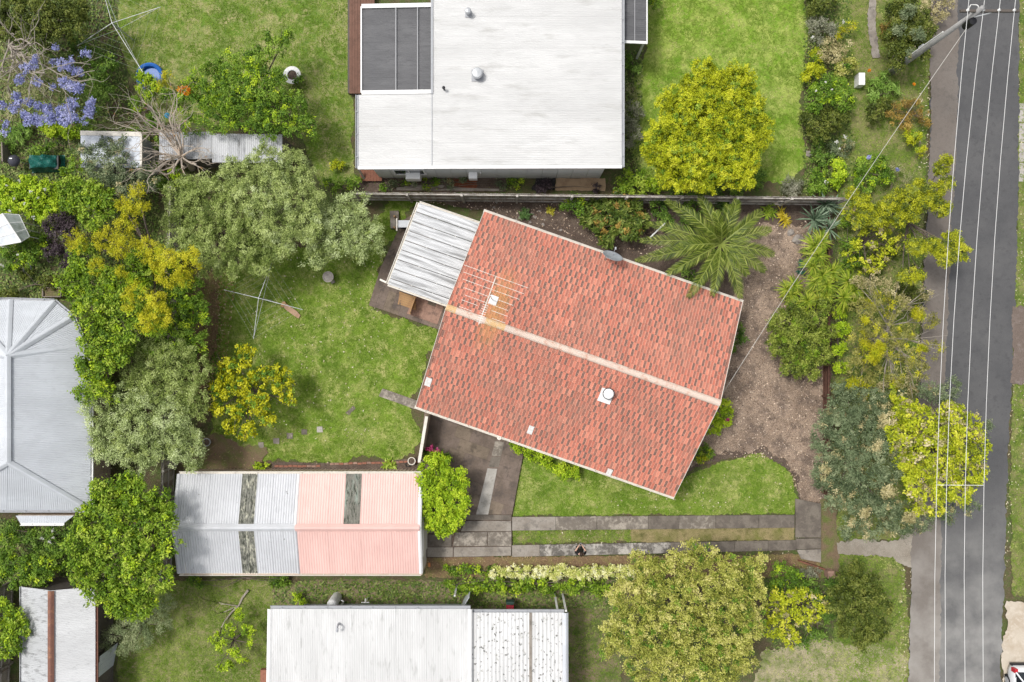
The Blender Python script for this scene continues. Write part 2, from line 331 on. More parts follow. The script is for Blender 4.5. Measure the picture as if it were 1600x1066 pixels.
litter('weeds', [[(0, 200), (240, 200), (262, 470), (0, 470)], [(0, 0), (178, 0), (210, 190), (0, 200)], [(562, 280), (800, 280), (800, 298), (562, 298)], [(1255, 0), (1330, 0), (1330, 300), (1255, 300)], [(970, 80), (1004, 80), (1000, 290), (970, 290)], [(0, 810), (140, 810), (140, 915), (0, 915)], [(426, 908), (960, 908), (960, 950), (426, 950)], [(665, 884), (1290, 884), (1290, 902), (665, 902)]], leafmat('weed_leaf', [(.05, .09, .015), (.10, .17, .03), (.19, .27, .05), (.32, .35, .12)]), .17, .085, 110)
litter('weeds', [[(296, 424), (350, 424), (345, 560), (325, 650), (280, 600)], [(270, 690), (400, 700), (400, 738), (275, 738)], [(1290, 900), (1310, 866), (1306, 1010), (1190, 1020)], [(1281, 785), (1308, 785), (1310, 900), (1283, 900)], [(1308, 300), (1440, 300), (1430, 640), (1308, 640)]], bpy.data.materials['weed_leaf'], .15, .07, 60)

# ------------------------------------------------------------------ loose slabs, pavers, stones (pieces of the setting)
def slabs(name, base_px, mat_base, items, piece='slab'):
    o, pts, z = sheet(name, base_px, mat_base, .02)
    for q, mt, hgt in items:
        b = MB(); pp = [at(*p) for p in q]; c = sum(pp, Vector()) / len(pp)
        pp = [c + (p - c) * .992 for p in pp]; t = random.uniform(-.004, .004)
        b.prism([(p.x, p.y) for p in pp], z - .01, z + hgt + t); b.build(piece, mt, o)
    return o
it = []
xs = [800, 868, 932, 1012, 1060, 1117, 1184, 1240]
for i in range(len(xs) - 1):
    a, b = xs[i], xs[i + 1]; ya = 807 - 3.5 * (a - 800) / 440; yb = 807 - 3.5 * (b - 800) / 440; wa = 21 - 1 * (a - 800) / 440
    it.append(([(a, ya), (b, yb), (b, yb + wa), (a, ya + wa)], [m_conc_tan, m_conc_mid, m_conc_mid, m_conc_dark, m_conc_mid, m_conc_dark, m_conc_dark][i], .05))
xs = [800, 843, 902, 985, 1020, 1047, 1100, 1146, 1199, 1242]
for i in range(len(xs) - 1):
    a, b = xs[i], xs[i + 1]; f = lambda x: 851 - 8 * (x - 800) / 440; wd = lambda x: 18 - 2.5 * (x - 800) / 440
    it.append(([(a, f(a)), (b, f(b)), (b, f(b) + wd(b)), (a, f(a) + wd(a))], [m_conc_tan, m_conc_patch, m_conc_patch, m_conc_patch, m_conc_patch, m_conc_dark, m_conc_dark, m_conc_dark, m_conc_dark][i], .05))
it += [([(1241, 778), (1281, 786), (1281, 839), (1241, 839)], m_conc_dark, .055), ([(1242, 840.5), (1281, 840), (1281, 856), (1242, 857)], m_conc_dark, .055), ([(1243, 858), (1281, 857), (1281, 878), (1250, 872)], m_conc_tan, .05)]
it += [([(728, 813), (799, 813), (799, 829), (720, 829)], m_conc_tan, .055), ([(712, 831), (761, 830), (761, 852), (708, 852)], m_conc_mid, .055), ([(762, 830), (799, 830), (799, 852), (762, 852)], m_conc_mid, .055),
       ([(668, 834), (706, 834), (706, 853), (668, 853)], m_conc_dark, .05), ([(668, 854), (708, 854), (708, 869), (668, 869)], m_conc_tan, .05), ([(709, 854), (799, 853), (799, 867), (709, 869)], m_conc_tan, .05),
       ([(725, 803), (799, 804), (799, 811.5), (722, 811.5)], m_conc_dark, .05), ([(668, 812), (718, 812), (710, 832), (668, 832)], m_conc_dark, .05)]
slabs('driveway', [(666, 803), (800, 803), (800, 851), (800, 868), (666, 871)], m_darkbed, it)
def clip_poly(sub_, clip):
    """convex clipping (both lists of xy)"""
    ar = sum(clip[i - 1][0] * clip[i][1] - clip[i][0] * clip[i - 1][1] for i in range(len(clip)))
    cl = clip if ar > 0 else clip[::-1]; out = [tuple(p) for p in sub_]
    for i in range(len(cl)):
        a, b_ = cl[i - 1], cl[i]; sd_ = lambda p: (b_[0] - a[0]) * (p[1] - a[1]) - (b_[1] - a[1]) * (p[0] - a[0]); inp, out = out, []
        for k in range(len(inp)):
            p, q = inp[k - 1], inp[k]; sp, sq = sd_(p), sd_(q)
            if (sp >= 0) != (sq >= 0): f = sp / (sp - sq); out.append((p[0] + (q[0] - p[0]) * f, p[1] + (q[1] - p[1]) * f))
            if sq >= 0: out.append(q)
        if not out: break
    return out
# south patio of big brown pavers laid square to the house
EX = Vector((math.cos(R(-19.35)), math.sin(R(-19.35)), 0)); EY = Vector((-EX.y, EX.x, 0))
HC = at(904.75, 553.75, 2.5); HC.z = 0
def hw(u, v, z=0): p = HC + EX * u + EY * v; p.z = z; return p
PATIO = [tuple(at(*p)[:2]) for p in ((664, 640), (820, 690), (818, 706), (800, 803), (722, 803), (655, 740))]
o, pts, z = sheet('side_patio', PATIO, m_darkbed, .02, world=True)
for i in range(-11, 4):
    for j in range(-11, 0):
        u, v = i * .82 + .35 * (j % 2), -5.2 + (j + 3) * .62
        c = hw(u, v)
        b = MB(); tl = random.uniform(-.004, .004)
        q_ = clip_poly([hw(u + a * .407, v + e * .307)[:2] for a, e in ((-1, -1), (1, -1), (1, 1), (-1, 1))], PATIO)
        if len(q_) < 3: continue
        b.prism(q_, z - .02, z + .035 + tl); b.build('paver', random.choice([m_paver, m_paver, m_paver2]), o)
for q, mt in (([(774, 688), (788, 691), (783, 712), (768, 712)], m_conc_mid), ([(768, 713), (783, 713), (779, 729), (763, 729)], m_conc_dark), ([(762, 731), (777, 732), (763, 803), (744, 803)], m_conc_pale)):
    b = MB(); b.prism([tuple(at(*p)[:2]) for p in q], z - .01, z + .055); b.build('slab', mt, o)
PAT2 = [tuple(at(*p)[:2]) for p in ((596, 418), (630, 345), (655, 330), (720, 400), (686, 515), (577, 477))]
o, pts, z = sheet('back_patio', PAT2, m_darkbed, .02, world=True)
PINK = [tuple(at(*p)[:2]) for p in ((652, 462), (700, 476), (690, 505), (640, 490))]
for i in range(-28, -8):
    for j in range(-4, 16):
        c = hw(i * .42 + .1, j * .42 + .1)
        P1 = np.array([[c.x, c.y]])
        q_ = clip_poly([hw(i * .42 + .1 + a * .207, j * .42 + .1 + e * .207)[:2] for a, e in ((-1, -1), (1, -1), (1, 1), (-1, 1))], PAT2)
        if len(q_) < 3: continue
        b = MB(); b.prism(q_, z - .02, z + .035 + random.uniform(-.004, .004))
        b.build('paver', m_paver_pink if inpoly(P1, PINK)[0] and random.random() < .85 else random.choice([m_paver, m_paver, m_paver2]), o)
b = MB(); b.prism([tuple(at(*p)[:2]) for p in ((598, 607), (592, 619), (648, 639), (655, 627))], 0, .07); b.build('concrete_path', m_conc_mid)['kind'] = 'structure'
for i, (x, y) in enumerate(((408, 696), (432, 689), (453, 681), (476, 675), (500, 671))):
    b = MB(); c = at(x, y); s_ = .3
    b.prism([(c.x + s_ * .5 * sx * random.uniform(.85, 1.1), c.y + s_ * .5 * sy * random.uniform(.85, 1.1)) for sx, sy in ((-1, -1), (1, -1), (1, 1), (-1, 1))], 0, .05)
    tag(b.build('stepping_stone', [m_conc_tan, m_conc_tan, m_conc_mid, m_conc_dark, m_conc_pale][i]),
        ['tan square stepping stone closest to the shed and dirt path', 'tan stepping stone second along the curved row from the dirt path', 'grey tan stepping stone in the middle of the curved lawn row',
         'dark grey stepping stone second from the pale one on the lawn', 'pale square stepping stone at the open lawn end of the row'][i], 'stepping stone', 'stepping stones across the back lawn')
b = MB(); b.prism([tuple(at(*p)[:2]) for p in ((540, 645), (552, 634), (556, 638), (545, 649))], 0, .04)
tag(b.build('paving_stone', m_conc_dark), 'lone brown oblong paving stone half sunk in lawn near path', 'paving stone')
# brick edging along the shed garden bed
ed = thing('brick_edging', at(540, 722), 'low red brick edging between back lawn and shed garden bed', 'edging')
x = 430
while x < 655:
    if not 497 < x < 512:
        y = 728 - 3 * (x > 512) - (4 * ((x - 512) / 140) if x > 512 else 0); c = at(x + 3, y + random.uniform(-.5, .5))
        b = MB(); b.box((c.x, c.y, .05), (.215, .1, .12), R(random.uniform(-4, 6))); b.build('brick', random.choice([m_brick, m_brick, m_paver_pink]), ed)
    x += 7.2
# ------------------------------------------------------------------ roofs and buildings
def metal(name, base, lichen=None, dirt=.0, rough=.5, rot=0, stretch=(1, 1, 1), spots=None, blotch=None):
    lay = [(.5, tuple(c * .86 for c in base), .42, .62), (2.2, tuple(c * .90 for c in base), .5, .64)]
    if blotch: lay.append((blotch[0], blotch[1], blotch[2], blotch[3], .75))
    if lichen: lay.append((lichen[0], lichen[1], lichen[2], lichen[3], .85))
    if spots: lay.append((spots[0], spots[1], spots[2], spots[2] + .03, .9))
    return M(name, base, lay, rough, .4, stretch=stretch, rot=rot)
m_white_metal = metal('white_painted_steel', (.58, .578, .57), lichen=(1.3, (.42, .415, .40), .56, .70), stretch=(.35, 1.6, 1))
m_white_metal2 = metal('white_painted_steel_streaked', (.60, .60, .595), lichen=(3, (.36, .36, .35), .56, .72), stretch=(1.6, .35, 1))
m_white_lichen = metal('lichen_spotted_steel', (.62, .62, .615), lichen=(4.5, (.30, .30, .27), .60, .66), spots=(7, (.06, .06, .05), .60), stretch=(1, .8, 1))
m_pergola = metal('streaked_white_steel', (.60, .61, .62), lichen=(2.0, (.20, .20, .20), .46, .66), rot=R(-19.35), stretch=(.22, 3.0, 1), spots=(7, (.08, .08, .08), .70))
m_silver = metal('galvanised_steel', (.53, .54, .56), lichen=(5, (.13, .13, .12), .66, .72))
m_pink = metal('faded_pink_steel', (.74, .475, .425), blotch=(.9, (.72, .58, .59), .64, .76), stretch=(1.2, .6, 1))
m_clear = M('grimy_translucent_sheet', (.20, .20, .17), [(5, (.46, .45, .36), .5, .6), (9, (.06, .065, .05), .5, .6), (22, (.04, .04, .03), .5, .62, .7)], .8, stretch=(1.3, .3, 1))
m_clear2 = M('mossy_translucent_sheet', (.17, .165, .14), [(2, (.30, .36, .31), .5, .62), (8, (.05, .055, .04), .5, .6), (24, (.34, .33, .27), .56, .66, .8)], .8, stretch=(1.5, .25, 1))
m_greyblue = metal('blue_grey_steel', (.55, .575, .61), stretch=(.6, 1.2, 1))
m_old = metal('weathered_zinc', (.46, .47, .48), lichen=(3.2, (.19, .19, .19), .5, .66), spots=(9, (.07, .07, .065), .63), stretch=(.5, 1.6, 1))
m_old2 = metal('pale_zinc', (.60, .605, .61), lichen=(4, (.34, .34, .34), .6, .72), stretch=(.5, 1.6, 1))
m_shedold = metal('stained_zinc', (.42, .43, .45), lichen=(2.6, (.14, .14, .14), .56, .66), stretch=(1.6, .4, 1))
m_trim = M('cream_paint', (.66, .62, .55), [(4, (.56, .52, .46), .5, .7)], .5)
m_trimw = M('white_paint', (.74, .74, .73), [(3, (.64, .64, .63), .5, .7)], .5)
m_trimg = M('grey_paint', (.36, .37, .39), [(4, (.30, .31, .33), .5, .7)], .5)
m_cream_wall = M('cream_wall', (.52, .42, .33), [(2, (.46, .36, .28), .45, .65), (12, (.58, .48, .39), .55, .7, .5)], .8)
m_clad = M('grey_green_cladding', (.60, .62, .60), [(1.5, (.54, .56, .54), .45, .65), (6, (.66, .68, .66), .55, .7, .5)], .7)
m_brickwall = M('brown_brick_wall', (.24, .13, .09), [(5, (.30, .17, .12), .45, .65)], .9)
m_dark = M('dark_opening', (.015, .015, .018), (), .5)
m_glass = M('window_glass', (.03, .04, .05), (), .08, .6)
m_shade = M('charcoal_shade_sheet', (.10, .10, .105), [(1.2, (.125, .125, .13), .42, .65), (5, (.08, .08, .085), .5, .66, .7)], .6, stretch=(.4, 1.5, 1))
m_rust = M('rusty_steel', (.20, .095, .07), [(2.5, (.30, .15, .09), .5, .68), (12, (.13, .07, .06), .5, .66, .7)], .85)
m_timber = M('weathered_timber', (.22, .19, .16), [(2, (.17, .14, .115), .45, .65), (14, (.28, .25, .22), .55, .7, .6)], .9)
m_timber_dk = M('dark_old_timber', (.115, .098, .086), [(2, (.085, .072, .063), .45, .65), (14, (.19, .17, .15), .55, .7, .7)], .9)
m_redtimber = M('red_brown_timber', (.20, .085, .055), [(2, (.15, .065, .045), .45, .65), (14, (.27, .13, .09), .55, .7, .6)], .85)
m_honey = M('honey_timber', (.40, .24, .11), [(3, (.31, .18, .085), .45, .65), (16, (.48, .31, .16), .55, .7, .6)], .7)
m_deck = M('brown_decking', (.17, .09, .065), [(3, (.13, .07, .05), .45, .65), (16, (.23, .13, .10), .55, .7, .6)], .8)
m_galv = M('galvanised_tube', (.44, .455, .47), (), .45, .5, .3)
m_plast = M('white_plastic', (.78, .78, .77), (), .4)
m_black = M('black_plastic', (.02, .02, .022), (), .5)

def corr_poly(parent, poly, slope, mats, sheetw=.76, pitch=.08, amp=.009, lift=.006, seg=4, name='roof_sheet', pick=None, off=0.0, lap=.02):
    """corrugated (or ribbed) sheets laid over a planar convex polygon; slope = direction in which the ribs run"""
    poly = [Vector(p) for p in poly]; c0 = poly[0]
    n = Vector((0, 0, 0))
    for i in range(len(poly)): n += (poly[i] - c0).cross(poly[(i + 1) % len(poly)] - c0)
    n.normalize()
    if n.z < 0: n = -n; poly = poly[::-1]
    A = Vector(slope); A = (A - n * A.dot(n)).normalized(); B = A.cross(n).normalized()
    sa = [(p - c0).dot(A) for p in poly]; sb = [(p - c0).dot(B) for p in poly]
    b0, b1, a0, a1 = min(sb) - off, max(sb), min(sa), max(sa); k = 0; b = b0; outs = []
    while b < b1 - .02:
        e = min(b + sheetw + lap, b1); bm = bmesh.new(); ns = max(2, int((e - b) / pitch * seg)) + 1; rows = []
        lf = lift * (k % 2) + random.uniform(0, .002)
        for i in range(ns):
            t = b + (e - b) * i / (ns - 1); h = amp * math.sin(2 * math.pi * t / pitch) + lf
            q = c0 + B * t + n * h; rows.append((bm.verts.new(q + A * (a0 - .01)), bm.verts.new(q + A * (a1 + .01))))
        for i in range(ns - 1): bm.faces.new((rows[i][0], rows[i + 1][0], rows[i + 1][1], rows[i][1]))
        for i in range(len(poly)):
            p, q = poly[i], poly[(i + 1) % len(poly)]; pn = n.cross(q - p).normalized()
            bmesh.ops.bisect_plane(bm, geom=bm.verts[:] + bm.edges[:] + bm.faces[:], plane_co=p, plane_no=pn, clear_inner=True)
        if bm.faces[:]:
            bmesh.ops.recalc_face_normals(bm, faces=bm.faces)
            if sum(f.normal.z for f in bm.faces) < 0: bmesh.ops.reverse_faces(bm, faces=bm.faces)
            off_ = wpos(parent); bmesh.ops.translate(bm, vec=-off_, verts=bm.verts)
            me = bpy.data.meshes.new(name); bm.to_mesh(me); me.polygons.foreach_set('use_smooth', [True] * len(me.polygons))
            j = pick(k) if pick else k % len(mats)
            me.materials.append(mats[j]); outs.append(link(name, me, parent))
        bm.free(); b += sheetw; k += 1
    return outs
def gutter(parent, p, q, mat, wd=.12, name='gutter', out=None):
    p, q = Vector(p), Vector(q); d = (q - p).normalized(); s = out or Vector((d.y, -d.x, 0)); b = MB()
    b.bar(p + s * wd / 2 - Vector((0, 0, .08)), q + s * wd / 2 - Vector((0, 0, .08)), wd, .012)
    b.bar(p + s * wd - Vector((0, 0, .04)), q + s * wd - Vector((0, 0, .04)), .028, .09)
    b.bar(p - Vector((0, 0, .05)), q - Vector((0, 0, .05)), .02, .07)
    L = (q - p).length
    for i in range(max(2, int(L / 1.1))): b.bar(p + d * (i + .5) * 1.1, p + d * (i + .5) * 1.1 + s * wd, .03, .012) if (i + .5) * 1.1 < L else None
    return b.build(name, mat, parent)
def cap(parent, p, q, mat, r=.09, name='ridge_cap'):
    b = MB(); p, q = Vector(p), Vector(q); d = (q - p).normalized(); s = d.cross(Vector((0, 0, 1))).normalized(); u = s.cross(d); vs = []
    for e in (p, q):
        for a, h in ((-1.6, -.5), (-.9, .1), (-.35, .5), (.35, .5), (.9, .1), (1.6, -.5)): vs.append(e + s * a * r + u * h * r)
    b.add(vs, [(i, i + 1, 7 + i, 6 + i) for i in range(5)]); return b.build(name, mat, parent, False)
def window(parent, c, ang, wd, ht):
    b = MB(); Mz = Matrix.Rotation(ang, 3, 'Z'); c = Vector(c)
    for dx, sx, dz, sz in ((-wd / 2, .06, 0, ht), (wd / 2, .06, 0, ht), (0, .05, 0, ht - .1), (0, wd + .06, ht / 2, .06), (0, wd + .14, -ht / 2, .07)):
        b.box(c + Mz @ Vector((dx, 0, dz)), (sx, .09, sz), ang)
    f = b.build('window', m_trimw, parent); g_ = MB(); g_.box(c, (wd - .04, .03, ht - .04), ang); g_.build('pane', m_glass, f)

# ---- the terracotta house ----
ZE, ZR, HL, HD = 2.5, 4.74, 13.39, 10.05
house = thing('tiled_house', hw(0, 0), 'house with a weathered red terracotta tile gable roof and pale ridge line', 'house')
b = MB()
for sgn in (-1, 1):
    u = sgn * (HL / 2 - .28)
    b.add([hw(u - sgn * .12, -HD / 2 + .5, 0), hw(u - sgn * .12, HD / 2 - .5, 0), hw(u - sgn * .12, HD / 2 - .5, ZE), hw(u - sgn * .12, 0, ZR - .22), hw(u - sgn * .12, -HD / 2 + .5, ZE),
           hw(u, -HD / 2 + .5, 0), hw(u, HD / 2 - .5, 0), hw(u, HD / 2 - .5, ZE), hw(u, 0, ZR - .22), hw(u, -HD / 2 + .5, ZE)],
          [(0, 1, 2, 3, 4), (5, 6, 7, 8, 9), (0, 1, 6, 5), (1, 2, 7, 6), (2, 3, 8, 7), (3, 4, 9, 8), (4, 0, 5, 9)])
b.build('gable_wall', m_cream_wall, house)
for sgn in (-1, 1):
    b = MB(); b.bar(hw(-HL / 2 + .28, sgn * (HD / 2 - .56), ZE / 2), hw(HL / 2 - .28, sgn * (HD / 2 - .56), ZE / 2), .12, ZE - .02); b.build('wall', m_cream_wall, house)
    for u in (-4, 0.5, 4.2): window(house, hw(u, sgn * (HD / 2 - .49), 1.45), R(-19.35), 1.8, 1.2)
SL = math.hypot(HD / 2, ZR - ZE); TH = math.atan2(ZR - ZE, HD / 2)
for sgn in (-1, 1):                                                   # the sarking plane below the tiles
    b = MB(); p = [hw(-HL / 2 + .03, sgn * HD / 2, ZE - .05), hw(HL / 2 - .03, sgn * HD / 2, ZE - .05), hw(HL / 2 - .03, 0, ZR - .05), hw(-HL / 2 + .03, 0, ZR - .05)]
    b.add(p + [q - Vector((0, 0, .1)) for q in p], [(0, 1, 2, 3), (4, 5, 6, 7), (0, 1, 5, 4), (1, 2, 6, 5), (2, 3, 7, 6), (3, 0, 4, 7)])
    b.build('roof', M('terracotta_underside', (.20, .09, .06), ()), house)
NU, NV = 48, 15; TP = HL / NU; TG = SL / NV
def tile_mat(name, island):
    m, t, bs = newmat(name, .8, .25)
    g_ = t.nodes.new('ShaderNodeNewGeometry')
    if island: rnd = g_.outputs['Random Per Island']
    else: oi = t.nodes.new('ShaderNodeObjectInfo'); rnd = oi.outputs['Random']
    mp = t.nodes.new('ShaderNodeMapping'); mp.vector_type = 'TEXTURE'; mp.inputs['Location'].default_value = (HC.x, HC.y, 0); mp.inputs['Rotation'].default_value = (0, 0, R(-19.35))
    t.links.new(g_.outputs['Position'], mp.inputs[0]); hv = mp.outputs[0]; pos = g_.outputs['Position']
    red = ramp(t, rnd, [(.45, .14, .095), (.56, .19, .128), (.49, .158, .108), (.62, .235, .16), (.41, .13, .088)])
    uv = t.nodes.new('ShaderNodeUVMap'); sep = t.nodes.new('ShaderNodeSeparateXYZ'); t.links.new(uv.outputs[0], sep.inputs[0])
    wn = t.nodes.new('ShaderNodeTexWhiteNoise'); wn.noise_dimensions = '1D'; t.links.new(rnd, wn.inputs['W'])
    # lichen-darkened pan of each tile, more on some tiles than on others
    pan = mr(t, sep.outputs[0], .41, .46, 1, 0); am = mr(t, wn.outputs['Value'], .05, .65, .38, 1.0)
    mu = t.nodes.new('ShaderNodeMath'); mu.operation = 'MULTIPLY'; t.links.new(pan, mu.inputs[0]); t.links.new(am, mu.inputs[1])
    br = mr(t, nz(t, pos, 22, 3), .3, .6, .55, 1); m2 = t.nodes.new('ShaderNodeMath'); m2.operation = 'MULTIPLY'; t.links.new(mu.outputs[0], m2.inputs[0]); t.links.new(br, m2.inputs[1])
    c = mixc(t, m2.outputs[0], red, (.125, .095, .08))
    c = mixc(t, mr(t, nz(t, pos, .55, 6, .62), .47, .68, 0, .6), c, (.26, .135, .10))
    c = mixc(t, mr(t, nz(t, pos, 16, 3), .58, .72, 0, .6), c, (.60, .36, .27))
    rib = t.nodes.new('ShaderNodeMath'); rib.operation = 'PINGPONG'; rib.inputs[1].default_value = .25; ad = t.nodes.new('ShaderNodeMath'); ad.operation = 'ADD'; ad.inputs[1].default_value = .0
    t.links.new(sep.outputs[0], ad.inputs[0]); t.links.new(ad.outputs[0], rib.inputs[0])
    c = mixc(t, mr(t, rib.outputs[0], .035, .06, .5, 0), c, (.72, .40, .30))             # worn pale ribs
    # rust wash running down from the aerial mast
    sp = t.nodes.new('ShaderNodeSeparateXYZ'); t.links.new(hv, sp.inputs[0])
    def band(sock, c0, w0):
        a = t.nodes.new('ShaderNodeMath'); a.operation = 'SUBTRACT'; t.links.new(sock, a.inputs[0]); a.inputs[1].default_value = c0
        d = t.nodes.new('ShaderNodeMath'); d.operation = 'ABSOLUTE'; t.links.new(a.outputs[0], d.inputs[0]); return mr(t, d.outputs[0], w0 * .25, w0, 1, 0)
    f = t.nodes.new('ShaderNodeMath'); f.operation = 'MULTIPLY'; t.links.new(band(sp.outputs[0], -4.5, .7), f.inputs[0]); t.links.new(band(sp.outputs[1], .7, 2.3), f.inputs[1])
    f2 = t.nodes.new('ShaderNodeMath'); f2.operation = 'MULTIPLY'; t.links.new(f.outputs[0], f2.inputs[0]); t.links.new(mr(t, nz(t, hv, 3, 4), .3, .6, .6, 1), f2.inputs[1])
    m3 = t.nodes.new('ShaderNodeMath'); m3.operation = 'MULTIPLY'; m3.inputs[1].default_value = .72; t.links.new(f2.outputs[0], m3.inputs[0])
    c = mixc(t, m3.outputs[0], c, (.50, .27, .095))
    t.links.new(c, bs.inputs['Base Color']); return m
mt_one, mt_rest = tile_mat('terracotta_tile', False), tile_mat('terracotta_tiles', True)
prof = [(0, .010), (.06, .0), (.42, .0), (.46, .014), (.54, .014), (.58, .001), (.90, .001), (.95, .014), (1.0, .013)]
def tile_geo(width=1.0):
    vs, fs, uv = [], [], []
    pr = [p for p in prof if p[0] <= width + 1e-6]
    n = len(pr)
    for x, h in pr:
        X = x * (TP - .004)
        vs += [(X, -.02, h + .040), (X, TG + .03, h + .008), (X, -.02, h + .012)]
        uv += [(x, 0), (x, 1), (x, 0)]
    for i in range(n - 1):
        a, c = 3 * i, 3 * i + 3
        fs += [(a, c, c + 1, a + 1), (a + 2, c + 2, c, a)]
    fs += [(2, 0, 1), (3 * n - 1, 3 * n - 2, 3 * n - 3)]
    return vs, fs, uv
def tile_mesh(name, geo, mat):
    me = bpy.data.meshes.new(name); me.from_pydata(geo[0], [], geo[1]); u_ = me.uv_layers.new(name='UVMap')
    for l in me.loops: u_.data[l.index].uv = geo[2][l.vertex_index]
    me.materials.append(mat); return me
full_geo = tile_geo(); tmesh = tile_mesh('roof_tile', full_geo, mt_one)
frames = {}
for sgn in (-1, 1):
    d = (EY * -sgn * (HD / 2) + Vector((0, 0, ZR - ZE))).normalized()       # up the slope
    x = EX * (1 if sgn < 0 else -1); nrm = x.cross(d)
    frames[sgn] = (x, d, nrm, hw(-HL / 2 if sgn < 0 else HL / 2, sgn * HD / 2, ZE))
cells = []
for sgn in (-1, 1):
    for j in range(NV):
        sh = .5 * (j % 2)
        for i in range(NU + (j % 2)):
            u = i - sh; wd = 1.0
            if u < 0: wd, u0 = .5, 0
            elif u > NU - 1: wd, u0 = .5, u
            else: u0 = u
            cells.append((sgn, u0, j, wd))
SKIP = []
cam_p = Vector((0, 0, H)); fullc = [c for c in cells if c[3] == 1.0]
def cell_loc(c):
    x, d, nn, o_ = frames[c[0]]; return o_ + x * (c[1] * TP) + d * (c[2] * TG)
fullc.sort(key=lambda c: (c[0] * 0 + (NV - c[2])) * 100 + random.random())   # the tiles nearest the camera: the top courses
single = set(fullc[:296])
V, F, U, N0 = [], [], [], 0
for c in cells:
    x, d, nn, o_ = frames[c[0]]; loc = cell_loc(c)
    Mx = Matrix((x, d, nn)).transposed(); jit = Matrix.Rotation(R(random.uniform(-.7, .7)), 3, 'Z') @ Matrix.Rotation(R(random.uniform(-.6, .6)), 3, 'X')
    if c in single:
        o = bpy.data.objects.new('roof_tile', tmesh); C.objects.link(o); o.parent = house
        o.location = loc - house.location; o.rotation_euler = (Mx @ jit).to_euler()
    else:
        geo = full_geo if c[3] == 1 else tile_geo(.5); Mj = Mx @ jit
        V += [tuple(loc + Mj @ Vector(p) - house.location) for p in geo[0]]; F += [tuple(i + N0 for i in f) for f in geo[1]]; U += geo[2]; N0 += len(geo[0])
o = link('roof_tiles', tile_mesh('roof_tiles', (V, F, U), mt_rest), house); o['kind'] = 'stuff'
m_ridge = M('mortar_pale_ridge', (.62, .50, .42), [(3, (.52, .30, .22), .5, .66), (14, (.68, .60, .53), .52, .68, .8), (40, (.35, .22, .17), .56, .7, .6)], .9)
m_ridge_rust = M('rust_stained_ridge', (.62, .42, .22), [(4, (.60, .50, .38), .5, .66), (14, (.45, .25, .10), .55, .7)], .9)
nr_ = 28
for i in range(nr_):
    u0, u1 = -HL / 2 + HL * i / nr_, -HL / 2 + HL * (i + 1) / nr_ + .03; b = MB(); vs = []
    for k, u in enumerate((u0, u1)):
        for a in range(7):
            an = math.pi * a / 6; vs.append(hw(u, .165 * math.cos(an), ZR - .05 + (.145 - .018 * k) * math.sin(an) + .012))
    b.add(vs, [(a, a + 1, 8 + a, 7 + a) for a in range(6)] + [(0, 1, 2, 3, 4, 5, 6)])
    b.build('ridge_tile', m_ridge_rust if i in (0, 4, 5) else m_ridge, house)
for sgn in (-1, 1):
    e = EY * sgn
    gutter(house, hw(-HL / 2 - .05, sgn * HD / 2, ZE + .02), hw(HL / 2 + .05, sgn * HD / 2, ZE + .02), m_trim, .13, out=e)
    for su in (-1, 1):
        b = MB(); u = su * (HL / 2 + .012); b.bar(hw(u, sgn * HD / 2, ZE - .03), hw(u, 0, ZR - .03), .022, .16); b.build('bargeboard', m_trim, house)
def on_roof(px, py, lift=.05):
    """point of the tiled roof that lies under this place of the plan"""
    z = ZE + 1
    for _ in range(6):
        p = at(px, py, z); v = (p - HC).dot(EY); z = ZR - abs(v) / (HD / 2) * (ZR - ZE) + lift
    return at(px, py, z)
def roofM(p):
    sgn = 1 if (p - HC).dot(EY) > 0 else -1; x, d, nn, _ = frames[sgn]; return Matrix((x, d, nn)).transposed()
m_clear_tile = M('clear_plastic_tile', (.62, .60, .57), [(9, (.74, .74, .73), .45, .62), (20, (.45, .40, .36), .55, .68)], .3)
for x, y, w_, l_ in ((669, 597, .3, .46), (829, 672, .26, .46), (952, 738, .26, .38)):
    p = on_roof(x, y, .065); b = MB(); b.box(p, (w_, l_, .02), 0, 0, roofM(p)); b.build('clear_tile', m_clear_tile, house)
# round tubular skylight on its flashing
p = on_roof(947, 619, .06); sk = thing('tubular_skylight', p, 'round white domed skylight with dark rim on square pale flashing on red roof', 'skylight')
b = MB(); b.box(p, (.62, .72, .02), 0, 0, roofM(p)); b.build('flashing', m_plast, sk)
q = on_roof(950, 615, .06); b = MB(); b.lathe(q, [(.25, -.1), (.25, .22), (.275, .22), (.275, .25), (.24, .25)], 24); b.build('rim', m_black, sk)
b = MB(); b.lathe(q, [(.245, .24), (.22, .27), (.15, .295), (.0, .305)], 24); b.build('dome', m_plast, sk, True)
# TV aerial on its mast
m_rod = M('aged_aluminium', (.62, .58, .52), [(4, (.50, .40, .28), .52, .68)], .5)
p = on_roof(768, 470, 0); an = thing('television_aerial', p, 'tall rust streaked television aerial with two rows of rods on red roof', 'aerial')
zt = 7.6; b = MB(); top = at(766, 462, zt); base = Vector((top.x, top.y, on_roof(771, 470, 0).z)); b.tube([base, top + Vector((0, 0, .1))], .022, 8); b.build('mast', m_galv, an)
A0, A1 = at(775, 432, zt), at(748, 507, zt); bd = (A1 - A0).normalized(); b = MB(); b.bar(A0, A1, .04, .04); b.build('boom', m_rod, an)
for (t0, l0, r0) in ((0, 46, 46), (.135, 43, 43), (.27, 41, 40), (.42, 36, 35)):
    c = A0.lerp(A1, t0); s = Vector((-bd.y, bd.x, 0)) * -1
    b = MB(); b.bar(c + s * l0 / 31.5 , c - s * r0 / 31.5, .02, .02); b.build('rod', m_rod, an)
